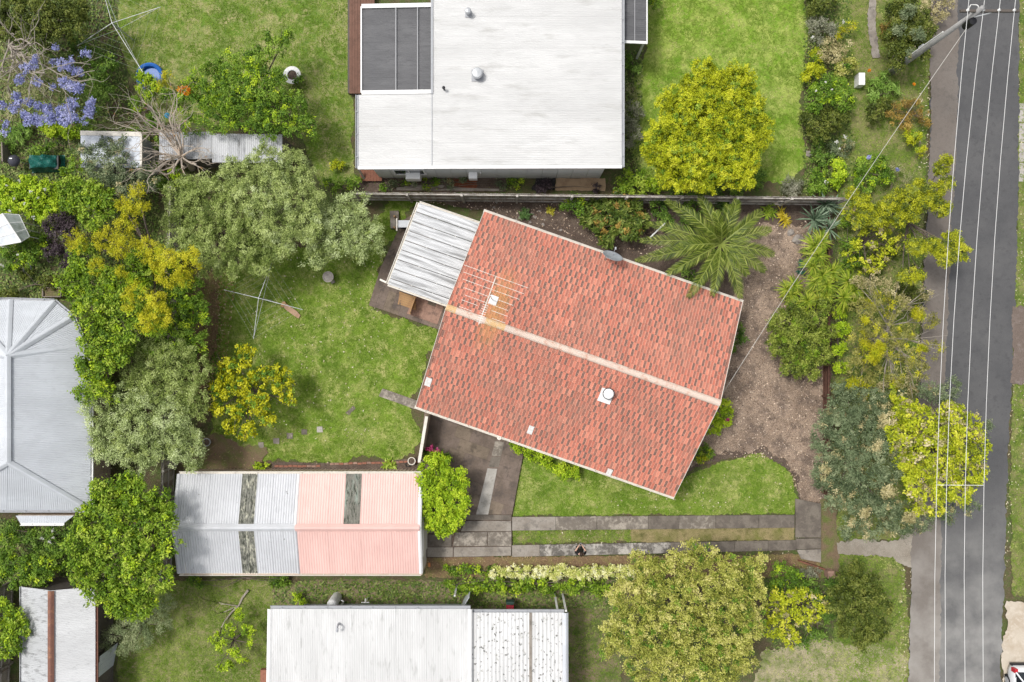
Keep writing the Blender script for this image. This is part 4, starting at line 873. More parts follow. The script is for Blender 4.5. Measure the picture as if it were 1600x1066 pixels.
m_pal = [M('bleached_paling', (.40, .37, .33), [(3, (.28, .25, .22), .45, .65), (14, (.46, .43, .39), .55, .7, .6)], .9), M('grey_paling', (.44, .40, .36), [(3, (.32, .285, .25), .45, .65), (14, (.50, .46, .42), .55, .7, .6)], .9), M('brown_paling', (.33, .275, .23), [(3, (.24, .195, .16), .45, .65), (14, (.40, .35, .30), .55, .7, .6)], .9)]
m_rail = M('bleached_rail', (.50, .465, .42), [(3, (.20, .18, .155), .45, .65), (16, (.34, .31, .28), .55, .7, .6)], .9)
paling_fence('paling_fence', 'long weathered grey paling fence with rails behind the red tiled house', at(562, 312), at(1298, 320), 2.1, m_pal, m_rail, Vs_, 240)
paling_fence('paling_fence', 'dim grey paling fence overgrown by the olive crowns along the back boundary', at(268, 900), at(284, 300), 1.6, m_pal, m_rail, Vector((1, 0, 0)), 60)
m_redtimber_dk = M('old_red_timber', (.12, .06, .042), [(2, (.09, .045, .034), .45, .65), (14, (.17, .095, .07), .55, .7, .6)], .9)
paling_fence('front_fence', 'low red brown timber front fence between mulch garden and street trees', at(1288, 316), at(1287, 770), .8, [m_redtimber_dk, m_redtimber_dk], m_redtimber_dk, Vector((-1, 0, 0)), 100, 2.4)
paling_fence('rear_fence', 'dark paling fence beside the old zinc shed at the lower left', at(152, 1160), at(184, 1004), 1.8, [m_greyblue, m_trimg], m_timber_dk, Vector((-1, 0, 0)), 30, 2.4)
paling_fence('rear_fence', 'dark leaning paling fence at the left edge beside the old zinc shed', at(14, 1100), at(22, 905), 1.7, m_pal, m_rail, Vector((1, 0, 0)), 40, 2.4)
# rendered screen wall by the side patio
sc = thing('screen_wall', at(672, 650), 'cream capped pinkish screen wall between back lawn and side patio', 'wall')
b = MB(); a0, a1 = at(672, 646), at(661, 713); b.bar((a0.x, a0.y, .82), (a1.x, a1.y, .82), .10, 1.64); b.build('panel', m_cream_wall, sc)
b = MB(); b.bar((a0.x, a0.y, 1.68), (a1.x, a1.y, 1.68), .15, .07); b.build('capping', m_trim, sc)
b = MB(); b.bar((a1.x, a1.y, 0), (a1.x, a1.y, 1.75), .13, .13); b.build('post', m_trim, sc)
bp = thing('brick_pier', at(1291, 892), 'stub of pink brick pier with low dark timber rail at driveway corner', 'pier')
for k in range(6): b = MB(); b.box(at(1292, 893) + Vector((0, 0, .06 + k * .1)), (.36, .36, .09), R(3)); b.build('brick_course', m_paver_pink, bp)
b = MB(); b.bar(at(1248, 876, .2), at(1288, 889, .2), .07, .3); b.build('rail', m_redtimber, bp)

# ------------------------------------------------------------------ foliage
SPEC = dict(
    olive=dict(alt=(.2, 'olive_lt'), L=.115, W=.036, rc=.26, lp=62, cd=4.4, cols=[(.12, .175, .035), (.29, .365, .10), (.46, .54, .18), (.60, .68, .30)]),
    olive_dk=dict(alt=(.2, 'olive'), L=.115, W=.036, rc=.26, lp=62, cd=4.2, cols=[(.09, .14, .025), (.215, .29, .06), (.36, .44, .12), (.50, .59, .22)]),
    olive_lt=dict(alt=(.2, 'olive'), L=.12, W=.04, rc=.28, lp=60, cd=4.2, cols=[(.16, .21, .065), (.34, .42, .15), (.50, .59, .26), (.66, .73, .41)]),
    green=dict(alt=(.16, 'lime'), L=.13, W=.065, rc=.27, lp=40, cd=4.4, cols=[(.05, .11, .012), (.11, .215, .018), (.19, .32, .03), (.31, .44, .06)]),
    broad=dict(alt=(.14, 'lime'), L=.17, W=.085, rc=.30, lp=30, cd=4.6, cols=[(.065, .135, .010), (.15, .265, .016), (.25, .37, .028), (.42, .52, .07)]),
    lime=dict(L=.13, W=.075, rc=.22, lp=34, cd=5.0, cols=[(0.147, 0.255, 0.0107), (0.295, 0.456, 0.0161), (0.442, 0.59, 0.0268), (0.616, 0.724, 0.0536)]),
    golden=dict(alt=(.16, 'broad'), L=.10, W=.055, rc=.21, lp=44, cd=5.4, cols=[(.14, .19, .006), (.34, .39, .01), (.52, .56, .018), (.68, .68, .05)]),
    wattle=dict(alt=(.2, 'golden'), L=.12, W=.03, rc=.25, lp=52, cd=4.0, cols=[(.24, .24, .008), (.43, .42, .010), (.58, .55, .02), (.70, .66, .05)]),
    lemon=dict(L=.15, W=.085, rc=.23, lp=24, cd=3.4, cols=[(.20, .23, .006), (.40, .42, .01), (.56, .55, .016), (.70, .66, .04)], alt=(.22, 'green')),
    bluegreen=dict(alt=(.08, 'tan'), L=.13, W=.045, rc=.27, lp=46, cd=4.4, cols=[(.06, .09, .04), (.125, .17, .08), (.20, .255, .13), (.34, .38, .21)]),
    golden_leaf=dict(L=.16, W=.09, rc=.27, lp=26, cd=4.2, cols=[(0.161, 0.201, 0.0201), (0.362, 0.429, 0.0161), (0.536, 0.576, 0.0268), (0.697, 0.67, 0.0804)], alt=(.15, 'tan')),
    tan=dict(L=.12, W=.05, rc=.25, lp=36, cd=3.4, cols=[(0.228, 0.201, 0.0804), (0.389, 0.348, 0.161), (0.536, 0.469, 0.241), (0.697, 0.616, 0.362)]),
    pitto=dict(L=.12, W=.06, rc=.26, lp=42, cd=4.8, cols=[(.13, .17, .02), (.34, .36, .06), (.52, .52, .12), (.70, .65, .25)], alt=(.12, 'green')),
    khaki=dict(alt=(.18, 'wattle'), L=.13, W=.035, rc=.25, lp=44, cd=3.8, cols=[(.11, .115, .025), (.225, .225, .05), (.345, .33, .085), (.48, .45, .16)]),
    ball=dict(alt=(.3, 'olivegreen'), L=.11, W=.045, rc=.22, lp=46, cd=5.2, cols=[(.15, .18, .008), (.32, .355, .012), (.49, .51, .02), (.64, .63, .06)]),
    olivegreen=dict(alt=(.12, 'broad'), L=.13, W=.06, rc=.25, lp=40, cd=4.8, cols=[(.045, .07, .010), (.12, .165, .020), (.235, .29, .04), (.40, .45, .09)]),
    dark=dict(L=.13, W=.07, rc=.26, lp=36, cd=4.6, cols=[(.035, .052, .008), (.08, .112, .015), (.145, .18, .027), (.24, .26, .055)]),
    deep=dict(alt=(.15, 'green'), L=.13, W=.065, rc=.26, lp=38, cd=4.2, cols=[(0.0469, 0.101, 0.0161), (0.0938, 0.188, 0.0241), (0.161, 0.275, 0.0375), (0.255, 0.375, 0.067)]),
    plum=dict(L=.11, W=.06, rc=.24, lp=40, cd=4.4, cols=[(.022, .014, .018), (.045, .03, .036), (.08, .058, .066), (.13, .10, .11)]),
    grey=dict(L=.11, W=.04, rc=.24, lp=46, cd=4.0, cols=[(.12, .125, .08), (.22, .23, .15), (.32, .325, .23), (.45, .44, .34)]),
    rust=dict(L=.12, W=.04, rc=.24, lp=40, cd=3.4, cols=[(0.161, 0.107, 0.0268), (0.308, 0.208, 0.0469), (0.456, 0.308, 0.067), (0.59, 0.415, 0.121)]),
    scrub=dict(L=.13, W=.03, rc=.28, lp=40, cd=3.0, cols=[(0.161, 0.161, 0.067), (0.281, 0.288, 0.121), (0.402, 0.395, 0.188), (0.536, 0.509, 0.295)]),
    conifer=dict(L=.16, W=.022, rc=.30, lp=60, cd=3.6, cols=[(0.134, 0.188, 0.0737), (0.234, 0.295, 0.134), (0.335, 0.389, 0.188), (0.456, 0.482, 0.268)]),
    variegated=dict(L=.13, W=.075, rc=.2, lp=36, cd=4.4, cols=[(0.241, 0.322, 0.0402), (0.616, 0.63, 0.174), (0.85, 0.831, 0.402), (0.85, 0.85, 0.643)]),
    agap=dict(L=.42, W=.05, rc=.26, lp=18, cd=3.4, cols=[(0.0804, 0.161, 0.0241), (0.147, 0.268, 0.0335), (0.228, 0.375, 0.0603), (0.335, 0.482, 0.121)]),
    bronze=dict(alt=(.14, 'rust'), L=.24, W=.08, rc=.25, lp=30, cd=3.6, cols=[(.04, .075, .012), (.095, .15, .02), (.18, .24, .04), (.32, .36, .09)]),
    violet=dict(L=.10, W=.065, rc=.17, lp=22, cd=2.6, cols=[(.14, .155, .34), (.26, .285, .54), (.38, .40, .67), (.54, .55, .78)]),
    orange=dict(L=.08, W=.055, rc=.14, lp=22, cd=4, cols=[(.55, .13, .005), (.72, .24, .008), (.80, .36, .012), (.85, .5, .03)]),
    magenta=dict(L=.10, W=.07, rc=.14, lp=20, cd=3.4, cols=[(.20, .015, .05), (.36, .03, .12), (.48, .06, .2), (.6, .14, .3)]),
    white=dict(L=.06, W=.05, rc=.1, lp=12, cd=1.6, cols=[(.5, .5, .42), (.66, .66, .6), (.74, .74, .7), (.8, .8, .78)]),
)
LM = {}
def lmat(sp):
    if sp not in LM: LM[sp] = leafmat(sp + '_leaf', SPEC[sp]['cols'])
    return LM[sp]
m_bark = M('bark', (.155, .125, .10), [(6, (.10, .08, .065), .45, .65), (20, (.24, .20, .17), .55, .7, .7)], .95, bump=(25, .6, .02))
m_barkgrey = M('pale_bark', (.36, .32, .27), [(5, (.27, .23, .19), .45, .65), (20, (.46, .42, .36), .55, .7, .7)], .9, bump=(25, .6, .02))
NLEAF = [0]
def foliage(name, spheres, sp, parent, rng, dens=1.0, zs=.8):
    s = SPEC[sp]; Cn = np.array([c for c, r in spheres], float); Rd = np.array([r for c, r in spheres], float)
    P, O, T = [], [], []
    for k in range(len(Cn)):
        r = Rd[k]; rc = min(s['rc'] * .72, r * .8); n = max(3, int(s['cd'] * .74 * dens * (r / rc) ** 2))
        d = norm(rng.normal(size=(n * 2, 3))); d = d[d[:, 2] > -.45][:n]
        lump = np.array([noise.noise(Vector((Cn[k] + v * r) * 1.7)) for v in d])
        c = Cn[k] + d * (r * (.82 + .5 * lump + np.where(rng.random(len(d)) < .22, rng.uniform(-.5, -.2, len(d)), rng.uniform(-.14, .10, len(d)))))[:, None] * np.array([1, 1, zs])
        if len(Cn) > 1:
            dd = np.linalg.norm(c[:, None] - Cn[None], axis=2) / Rd[None]; dd[:, k] = 9
            m = dd.min(1) > .66; c, d, lump = c[m], d[m], lump[m]
        P.append(c); O.append(d); T.append(.48 + .5 * lump + rng.normal(0, .15, len(c)) + rng.normal(0, .05))
    P, O, T = np.concatenate(P), np.concatenate(O), np.concatenate(T)
    P = P[P[:, 2] > .02] if False else P
    n, lp = len(P), int(s['lp'] * .85) if Rd.max() > .2 else max(8, s['lp'] // 2)
    alt = rng.random(n) < (s['alt'][0] if 'alt' in s else 0)
    Pl = np.repeat(P, lp, 0) + rng.normal(size=(n * lp, 3)) * np.array([1, 1, .6]) * min(s['rc'] * .66, Rd.max() * .8) * .46
    Ol = np.repeat(O, lp, 0) * .45 + np.array([0, 0, .55]) + rng.normal(size=(n * lp, 3)) * .55
    Pl[:, 2] = np.maximum(Pl[:, 2], .04)
    V = leafquads(Pl, norm(Ol), s['L'] * .86, s['W'] * .9, rng, np.repeat(O, lp, 0) * np.array([1, 1, .3]) * .8)
    V[:, :, 2] = np.maximum(V[:, :, 2], .025)
    tint = np.repeat(T, lp) + rng.normal(0, .17, n * lp); mats = [lmat(sp)]; mi = None
    if 'alt' in s: mats.append(lmat(s['alt'][1])); mi = np.repeat(alt.astype(np.int32), lp)
    NLEAF[0] += n * lp
    o = quadmesh(name, V, tint, mats, parent, mi); return o
def limbs(base, tips, r0, rng, mat, parent, name='trunk', twigs=0):
    b = MB(); base = Vector(base); top = sum(tips, Vector()) / len(tips); fork = base.lerp(top, .38); fork.z = base.z + (min(t.z for t in tips) - base.z) * .5
    fork += Vector((rng.normal(0, .08), rng.normal(0, .08), 0))
    b.tube([base - Vector((0, 0, .1)), base.lerp(fork, .5) + Vector((rng.normal(0, .05), rng.normal(0, .05), 0)), fork], [r0 * 1.25, r0, r0 * .85], 8)
    for t in tips:
        m = fork.lerp(t, .5) + Vector((rng.normal(0, .12), rng.normal(0, .12), .12)); b.tube([fork, m, t], [r0 * .6, r0 * .38, r0 * .12], 6)
        for _ in range(twigs):
            e = t + Vector((rng.normal(0, .5), rng.normal(0, .5), rng.uniform(.0, .4))); b.tube([m, m.lerp(e, .5) + Vector((rng.normal(0, .12), rng.normal(0, .12), 0)), e], [r0 * .2, r0 * .13, r0 * .05], 5)
    return b.build(name, mat, parent)
def plant(name, label, cat, sp, circles, ht, group=None, dens=1.0, split=True, twigs=0, tr=None, extra=(), zs=.8, bark=None, flat=.55, shift=None):
    """circles: outline discs (px, py, r px) seen from above; ht: height of the crown's top"""
    sd_ = int(abs(circles[0][0] * 13 + circles[0][1] * 7 + ht * 100)) % 100000; rg = np.random.default_rng(sd_)
    X = np.array(circles, float); cen = (X[:, :2] * X[:, 2:] ** 2).sum(0) / (X[:, 2] ** 2).sum(); Rall = max(np.hypot(*(c[:2] - cen)) + c[2] for c in X)
    sph = []
    for (x, y, r) in circles:
        rm = r / S * (H - ht * .7) / H; dd = math.hypot(x - cen[0], y - cen[1]) / max(Rall, 1)
        zc = max(rm * .45, ht - rm * zs - (dd ** 2) * ht * flat * .55)
        if rm > .75 and split:                                     # break big discs into lobes
            sph.append((at(x, y, max(zc - rm * .12, rm * .3)), rm * .74)); k = int(5 + rm * 3.2)
            for i in range(k):
                a = 2 * math.pi * (i + rg.uniform(-.3, .3)) / k; q = rg.uniform(.45, .72); rr = rm * rg.uniform(.26, .42)
                c = at(x, y, 0); z_ = zc + rm * zs * (math.sqrt(max(0, 1 - q * q)) * .62) * rg.uniform(.55, 1.1) - .12
                kk = (H - z_) / H; c = Vector((c.x * kk + math.cos(a) * q * rm, c.y * kk + math.sin(a) * q * rm, max(z_, rr * .5))); sph.append((c, rr))
        else: sph.append((at(x, y, zc), rm * .92))
    base = at(*cen, ht * .6); base.z = 0
    if shift: base = at(*shift)
    t = thing(name, base, label, cat, group)
    foliage('crown' if ht > 1.6 else 'foliage', sph, sp, t, rg, dens, zs)
    for (esp, en, circ, eh) in extra:
        for x, y, r in circ:
            eo = foliage(en.rstrip('s') if en.endswith('s') and True else en, [(at(x, y, eh + rg.uniform(-.1, .1)), r / S * (H - eh) / H * .85)], esp, t, rg, 2.4, .6)
            if 'tip' in en: eo['kind'] = 'stuff'
    tips = [at(x, y, max(.15, ht * .72)) for x, y, r in circles]
    limbs(base, tips if len(tips) < 14 else tips[::2], tr or max(.018, .03 + ht * .018 * min(1, Rall / 80)), rg, bark or m_bark, t, 'trunk' if ht > 1.6 else 'stem', twigs)
    return t
PL = plant
OL = 'olive trees along the back boundary'
PL('olive_tree', 'bushy grey green olive tree at the back corner beside the clothes line', 'tree', 'olive_dk', [(300, 330, 34), (335, 310, 40), (372, 330, 44), (300, 375, 30), (345, 378, 46), (272, 310, 22), (272, 345, 22), (278, 385, 20), (395, 370, 40), (330, 415, 26), (365, 415, 24), (405, 405, 30), (290, 300, 30)], 4.6)
PL('olive_tree', 'tall olive tree in middle of the northern row, crown crossing the back fence', 'tree', 'olive', [(370, 275, 34), (415, 255, 32), (455, 262, 36), (430, 300, 40), (470, 310, 38), (440, 345, 40), (395, 305, 36), (478, 350, 34), (435, 385, 30), (405, 250, 24)], 5.0)
PL('olive_tree', 'silvery olive tree closest to the white patio cover', 'tree', 'olive_lt', [(505, 345, 36), (545, 325, 32), (530, 370, 34), (572, 355, 28), (560, 312, 20), (500, 390, 28), (585, 378, 20), (560, 390, 20), (490, 405, 20)], 4.0)
PL('olive_tree', 'dark olive tree above the yellow leaved lemon tree on the west boundary', 'tree', 'olive_dk', [(240, 560, 38), (282, 565, 36), (255, 600, 40), (300, 590, 28), (315, 575, 16), (308, 620, 20), (312, 645, 16), (215, 590, 30), (290, 625, 28), (240, 535, 26)], 3.8)
PL('olive_tree', 'pale silver olive tree west of the garage with crown over the back fence', 'tree', 'olive_lt', [(190, 640, 42), (235, 650, 44), (175, 690, 40), (220, 700, 44), (265, 690, 42), (295, 690, 30), (300, 715, 24), (160, 660, 30), (270, 650, 32), (215, 735, 18), (150, 640, 24)], 4.0)
PL('broadleaf_tree', 'large glossy green tree on the west boundary beside the blue grey hip roof', 'tree', 'broad', [(120, 440, 34), (160, 450, 40), (200, 460, 38), (150, 490, 38), (190, 510, 40), (150, 530, 34), (140, 575, 30), (175, 555, 32), (160, 610, 24), (130, 400, 26), (215, 420, 36), (240, 500, 30), (130, 615, 18)], 5.0, dens=.95)
PL('hedge_tree', 'dark leafy hedge tree between the wattle and the leaf covered dirt', 'tree', 'green', [(280, 455, 30), (290, 490, 26), (265, 500, 30), (280, 525, 26), (262, 430, 24), (300, 460, 18), (250, 540, 22), (225, 545, 20), (312, 480, 15), (300, 520, 18), (312, 450, 14), (305, 545, 16), (318, 500, 10)], 3.6)
PL('wattle_tree', 'wattle tree with loose golden yellow clumps over the green hedge trees', 'tree', 'wattle', [(205, 332, 17), (222, 325, 14), (190, 318, 12), (200, 350, 18), (215, 300, 14), (170, 375, 22), (155, 370, 14), (185, 390, 18), (120, 377, 19), (108, 372, 12), (203, 378, 15), (235, 395, 26), (255, 405, 20), (285, 418, 30), (262, 425, 26), (300, 400, 14), (245, 470, 20), (248, 490, 24), (230, 505, 18), (190, 425, 12), (210, 450, 14), (200, 475, 14), (268, 430, 20), (150, 415, 14)], 5.8, split=False, dens=1.15, flat=.15)
PL('lemon_tree', 'ragged yellow leaved lemon tree standing on the back lawn', 'tree', 'lemon', [(385, 560, 17), (360, 575, 18), (345, 590, 16), (345, 615, 18), (375, 600, 24), (408, 590, 20), (430, 580, 14), (440, 605, 20), (455, 625, 12), (405, 630, 20), (372, 640, 18), (360, 665, 16), (390, 668, 15), (420, 655, 14), (340, 640, 12), (380, 545, 9), (335, 600, 11), (445, 580, 8), (380, 683, 8)], 2.9, split=False, dens=1.25, twigs=3)
PL('citrus_tree', 'large rounded bright green tree overlapping the west end of the silver roof', 'tree', 'broad', [(165, 775, 32), (205, 765, 30), (150, 815, 40), (200, 810, 44), (245, 790, 30), (260, 815, 20), (140, 860, 38), (190, 860, 46), (238, 855, 36), (265, 850, 18), (160, 905, 40), (210, 905, 44), (250, 900, 26), (185, 940, 30), (220, 945, 26), (115, 850, 20), (125, 905, 22), (262, 785, 14)], 5.2, dens=.95)
PL('garden_shrub', 'dense round lime green shrub at the east end of the pink roof', 'shrub', 'lime', [(680, 735, 30), (705, 755, 28), (665, 755, 20), (690, 780, 38), (715, 785, 24), (675, 800, 28), (700, 810, 28), (690, 832, 12), (668, 775, 18)], 2.7, dens=1.0)
PL('rhododendron', 'rhododendron with dark whorled leaves under the north paling fence', 'shrub', 'bronze', [(935, 330, 26), (965, 325, 28), (990, 335, 24), (945, 355, 24), (975, 352, 26), (1000, 350, 16), (950, 375, 14), (925, 345, 18), (985, 368, 14)], 1.9)
PL('leafy_shrub', 'small bright green broad leaved shrub hanging over fence beside the rhododendron', 'shrub', 'green', [(885, 322, 11), (900, 318, 14), (908, 330, 12)], 1.6)
PL('leafy_shrub', 'dark green underplanting between the palm fronds and fence', 'shrub', 'deep', [(1030, 322, 18), (1085, 320, 20), (1130, 318, 16), (1040, 345, 16), (1075, 350, 14)], 1.2)
PL('fern_shrub', 'dark green fern clump below the palm beside the house gutter', 'shrub', 'deep', [(1075, 430, 14), (1090, 440, 10), (1065, 415, 10)], .7)
PL('round_bush', 'large round olive green bush by the front fence beside service wire', 'shrub', 'olivegreen', [(1290, 478, 14), (1292, 520, 16), (1290, 558, 14), (1235, 505, 34), (1262, 520, 34), (1225, 535, 30), (1255, 555, 34), (1275, 540, 24), (1240, 575, 22), (1215, 510, 20), (1278, 500, 18), (1270, 580, 14)], 2.6, dens=1.05)
PL('clipped_shrub', 'clipped green shrub under the north-east gable edge', 'shrub', 'deep', [(1152, 515, 14), (1156, 530, 12), (1146, 540, 14)], 1.3)
PL('clipped_shrub', 'rounded green shrub with a red flower at the ridge end of the house', 'shrub', 'lime', [(1120, 640, 18), (1128, 650, 18), (1115, 665, 16), (1130, 635, 12), (1108, 668, 12)], 1.4, extra=[('magenta', 'flowers', [(1137, 656, 2)], 1.35)])
PL('small_shrub', 'little green shrub with yellow lower leaves near the south-east gable', 'shrub', 'green', [(1098, 703, 11), (1105, 708, 9), (1090, 710, 9)], .8, extra=[('golden', 'yellow_sprig', [(1094, 718, 6), (1103, 715, 5)], .6)])
PL('garden_shrub', 'bright green strappy shrub in the angle of patio and south gutter', 'shrub', 'lime', [(803, 696, 8), (812, 702, 7)], .8)
PL('garden_shrub', 'bright green feathery shrub beside the south gutter, nearer the patio', 'shrub', 'lime', [(833, 712, 12), (848, 716, 12), (860, 722, 10), (825, 706, 8)], 1.0, group='feathery shrubs by the south gutter')
PL('garden_shrub', 'bright green feathery shrub beside the south gutter, further from the patio', 'shrub', 'lime', [(873, 734, 10), (886, 735, 13), (900, 738, 10), (884, 745, 8)], 1.0, group='feathery shrubs by the south gutter')
PL('rosebush', 'rosebush with magenta flowers at the end of the screen wall', 'shrub', 'green', [(664, 706, 9), (676, 708, 10), (690, 712, 9), (700, 717, 6)], 1.2, extra=[('magenta', 'flowers', [(673, 700, 4), (684, 707, 5), (667, 702, 2)], 1.25)])
PL('bedding_plant', 'small yellow green plant in the brick edged bed by the silver roof', 'plant', 'lime', [(402, 727, 6), (412, 728, 7)], .35)
PL('groundcover_hedge', 'cream and yellow variegated groundcover along the south boundary', 'hedge', 'variegated', [(x, 893 + (x % 3), 9 + (x % 4)) for x in range(775, 985, 13)], .8, split=False, dens=1.3)
PL('groundcover_hedge', 'low mossy green groundcover between the garage and the cream groundcover', 'hedge', 'green', [(x, 891 + (x % 4), 9) for x in range(700, 775, 12)], .5, split=False)
PL('boundary_hedge', 'yellow green clipped hedge strip outside the south boundary', 'hedge', 'broad', [(x, 914 + (x % 5), 11 + (x % 3)) for x in range(705, 950, 14)], 1.0, split=False, dens=.9)
PL('pittosporum_tree', 'huge straw yellow pittosporum tree overhanging the driveway from the south', 'tree', 'pitto', [(1015, 895, 34), (1080, 885, 40), (1125, 895, 34), (1170, 890, 28), (985, 935, 36), (1035, 935, 44), (1090, 935, 46), (1145, 930, 40), (1185, 925, 24), (975, 985, 36), (1025, 990, 46), (1085, 990, 48), (1145, 985, 42), (1180, 975, 22), (1010, 1035, 40), (1065, 1045, 44), (1125, 1035, 42), (1165, 1030, 22), (995, 870, 14), (1080, 855, 14), (1190, 875, 12), (950, 1010, 18), (1105, 865, 16)], 5.8, dens=.85)
PL('leafy_bush', 'vivid green bush at the driveway corner beside the brick pier', 'shrub', 'green', [(1222, 893, 18), (1240, 905, 18), (1210, 910, 16), (1225, 925, 18)], 1.7)
PL('pale_sedge', 'pale grey green spiky plant beside the brick pier', 'plant', 'grey', [(1262, 893, 10), (1275, 896, 9), (1252, 898, 9)], .8)
PL('wispy_tree', 'wispy green tree with bare grey twigs beside the pittosporum', 'tree', 'golden_leaf', [(1215, 945, 26), (1250, 940, 26), (1225, 975, 26), (1260, 970, 20), (1205, 985, 18), (1235, 1000, 16), (1275, 945, 18)], 3.2, dens=.6, twigs=6, bark=m_barkgrey)
PL('leafy_bush', 'dark green bush under the wispy tree next to the round dark tree', 'shrub', 'deep', [(1262, 918, 18), (1285, 932, 18), (1292, 960, 16), (1278, 990, 15), (1255, 1005, 12), (1300, 910, 12)], 1.5)
PL('dark_tree', 'round dark green tree alone on the corner verge', 'tree', 'dark', [(1330, 905, 24), (1355, 920, 26), (1320, 940, 28), (1355, 950, 36), (1375, 945, 20), (1335, 975, 30), (1362, 985, 26), (1345, 1005, 18), (1378, 965, 16), (1340, 885, 12)], 3.6)
PL('golden_tree', 'big domed golden yellow tree on the bright lawn of the white roofed house', 'tree', 'golden', [(1100, 140, 44), (1145, 135, 40), (1065, 175, 44), (1110, 185, 56), (1155, 180, 46), (1045, 225, 44), (1090, 235, 54), (1140, 230, 54), (1180, 220, 28), (1060, 265, 38), (1110, 270, 36), (1155, 262, 36), (1105, 112, 18), (1025, 240, 24), (1190, 200, 20)], 5.0, dens=1.0, zs=.9, flat=.8)
PL('wattle_tree', 'street tree with separate yellow green foliage balls reaching over the road shoulder', 'tree', 'ball', [(1470, 262, 14), (1480, 285, 12), (1462, 300, 15), (1470, 325, 16), (1440, 300, 24), (1420, 320, 18), (1395, 318, 16), (1375, 340, 18), (1350, 320, 15), (1345, 345, 13), (1465, 390, 15), (1485, 375, 17), (1497, 395, 15), (1475, 403, 13), (1438, 388, 14), (1430, 385, 14), (1422, 432, 12), (1438, 430, 10), (1405, 345, 14), (1330, 305, 11), (1410, 430, 9), (1480, 250, 10), (1455, 312, 14), (1425, 335, 13), (1380, 325, 14), (1440, 318, 16), (1405, 305, 14), (1495, 385, 12), (1455, 380, 12), (1360, 330, 14)], 3.6, split=False, dens=1.6, twigs=1, flat=.1)
PL('wattle_tree', 'sparse khaki street tree with tangled bare grey twigs near the front fence', 'tree', 'khaki', [(1345, 480, 22), (1375, 470, 22), (1400, 480, 20), (1350, 515, 22), (1385, 520, 28), (1345, 545, 26), (1380, 555, 26), (1415, 520, 20), (1420, 560, 22), (1355, 585, 22), (1335, 570, 18), (1455, 500, 16), (1460, 545, 18), (1440, 580, 16), (1395, 590, 18)], 3.6, split=False, dens=.75, twigs=7, bark=m_barkgrey, extra=[('wattle', 'yellow_tips', [(1372, 545, 15), (1352, 540, 10), (1435, 490, 12), (1330, 600, 11), (1365, 560, 12), (1350, 500, 8), (1440, 545, 8)], 3.5)])
PL('street_tree', 'dark blue green street tree overhanging the front mulch garden', 'tree', 'bluegreen', [(1325, 625, 34), (1365, 635, 32), (1300, 665, 30), (1340, 675, 44), (1375, 690, 34), (1310, 710, 36), (1350, 725, 42), (1290, 745, 26), (1330, 770, 38), (1380, 740, 32), (1370, 785, 32), (1285, 690, 20), (1300, 780, 22), (1340, 812, 22), (1400, 800, 24), (1285, 720, 16), (1385, 822, 18), (1415, 826, 16), (1360, 832, 15), (1320, 832, 14)], 4.6, twigs=2, extra=[('tan', 'tan_tips', [(1385, 655, 12), (1372, 700, 10), (1290, 735, 8), (1390, 770, 12), (1350, 800, 10), (1420, 810, 12)], 4.2)])
PL('street_tree', 'bright yellow green street tree spreading over the road and wires', 'tree', 'golden_leaf', [(1415, 640, 26), (1410, 680, 30), (1450, 665, 36), (1490, 650, 30), (1425, 715, 34), (1470, 710, 40), (1510, 690, 30), (1430, 755, 30), (1475, 755, 36), (1512, 740, 28), (1500, 775, 20), (1455, 790, 22), (1525, 715, 20), (1400, 615, 14), (1520, 660, 16), (1428, 790, 16), (1540, 700, 10)], 4.9, dens=.9)
PL('street_tree', 'grey green undergrowth tree below the bright yellow street tree at the road edge', 'tree', 'bluegreen', [(1450, 610, 20), (1475, 620, 20), (1535, 690, 16), (1530, 735, 14), (1515, 790, 14), (1475, 800, 20), (1440, 815, 20), (1540, 665, 10), (1490, 600, 12), (1400, 620, 16)], 3.4, split=False)
PL('feathery_tree', 'feathery olive yellow young tree between the wattle balls and front fence', 'tree', 'golden_leaf', [(1330, 330, 16), (1350, 345, 18), (1375, 360, 18), (1395, 350, 16), (1340, 375, 16), (1365, 390, 18), (1390, 385, 16), (1415, 375, 14), (1350, 415, 16), (1380, 415, 15), (1330, 400, 12)], 2.6, dens=.5, split=False, twigs=3)
PL('feathery_tree', 'feathery olive green young tree between the lowest wattle ball and khaki tree', 'tree', 'tan', [(1340, 445, 16), (1365, 440, 18), (1390, 450, 18), (1415, 470, 16), (1440, 490, 14), (1445, 455, 12), (1430, 610, 18), (1410, 590, 16), (1380, 605, 16)], 2.8, dens=.7, split=False, twigs=3, bark=m_barkgrey)
# gardens of the northern house and its verge
PL('leafy_shrub', 'green broad leaved shrub at the south-east corner of the white roofed house', 'shrub', 'broad', [(985, 283, 18), (1005, 278, 18), (975, 295, 14), (1000, 296, 16), (1022, 290, 14)], 1.6)
PL('grey_shrub', 'grey green shrub against east wall of the white roofed house', 'shrub', 'grey', [(985, 170, 14), (998, 178, 12), (985, 195, 14), (992, 210, 12), (985, 225, 10)], 1.4)
PL('garden_shrub', 'small tan and yellow shrub north of the grey shrub by the white house', 'shrub', 'scrub', [(985, 135, 10), (992, 148, 9)], .8)
PL('garden_shrub', 'spiky dark green shrub below the small charcoal porch roof', 'shrub', 'agap', [(985, 98, 12), (992, 108, 10)], .9)
PL('garden_shrub', 'green shrub at the top of frame beside the charcoal porch roof', 'shrub', 'green', [(1020, 5, 10), (1024, -12, 12)], 1.2)
PL('pale_shrub', 'pale grey flowering shrub south of the golden tree', 'shrub', 'grey', [(1228, 288, 14), (1240, 296, 12), (1250, 290, 9)], .8)
PL('leafy_shrub', 'green shrub squeezed between golden tree and back fence', 'shrub', 'deep', [(1180, 280, 20), (1150, 295, 16), (1120, 298, 14), (1060, 298, 14)], 1.4)
HB = 'shrubs of the narrow hedge bed'
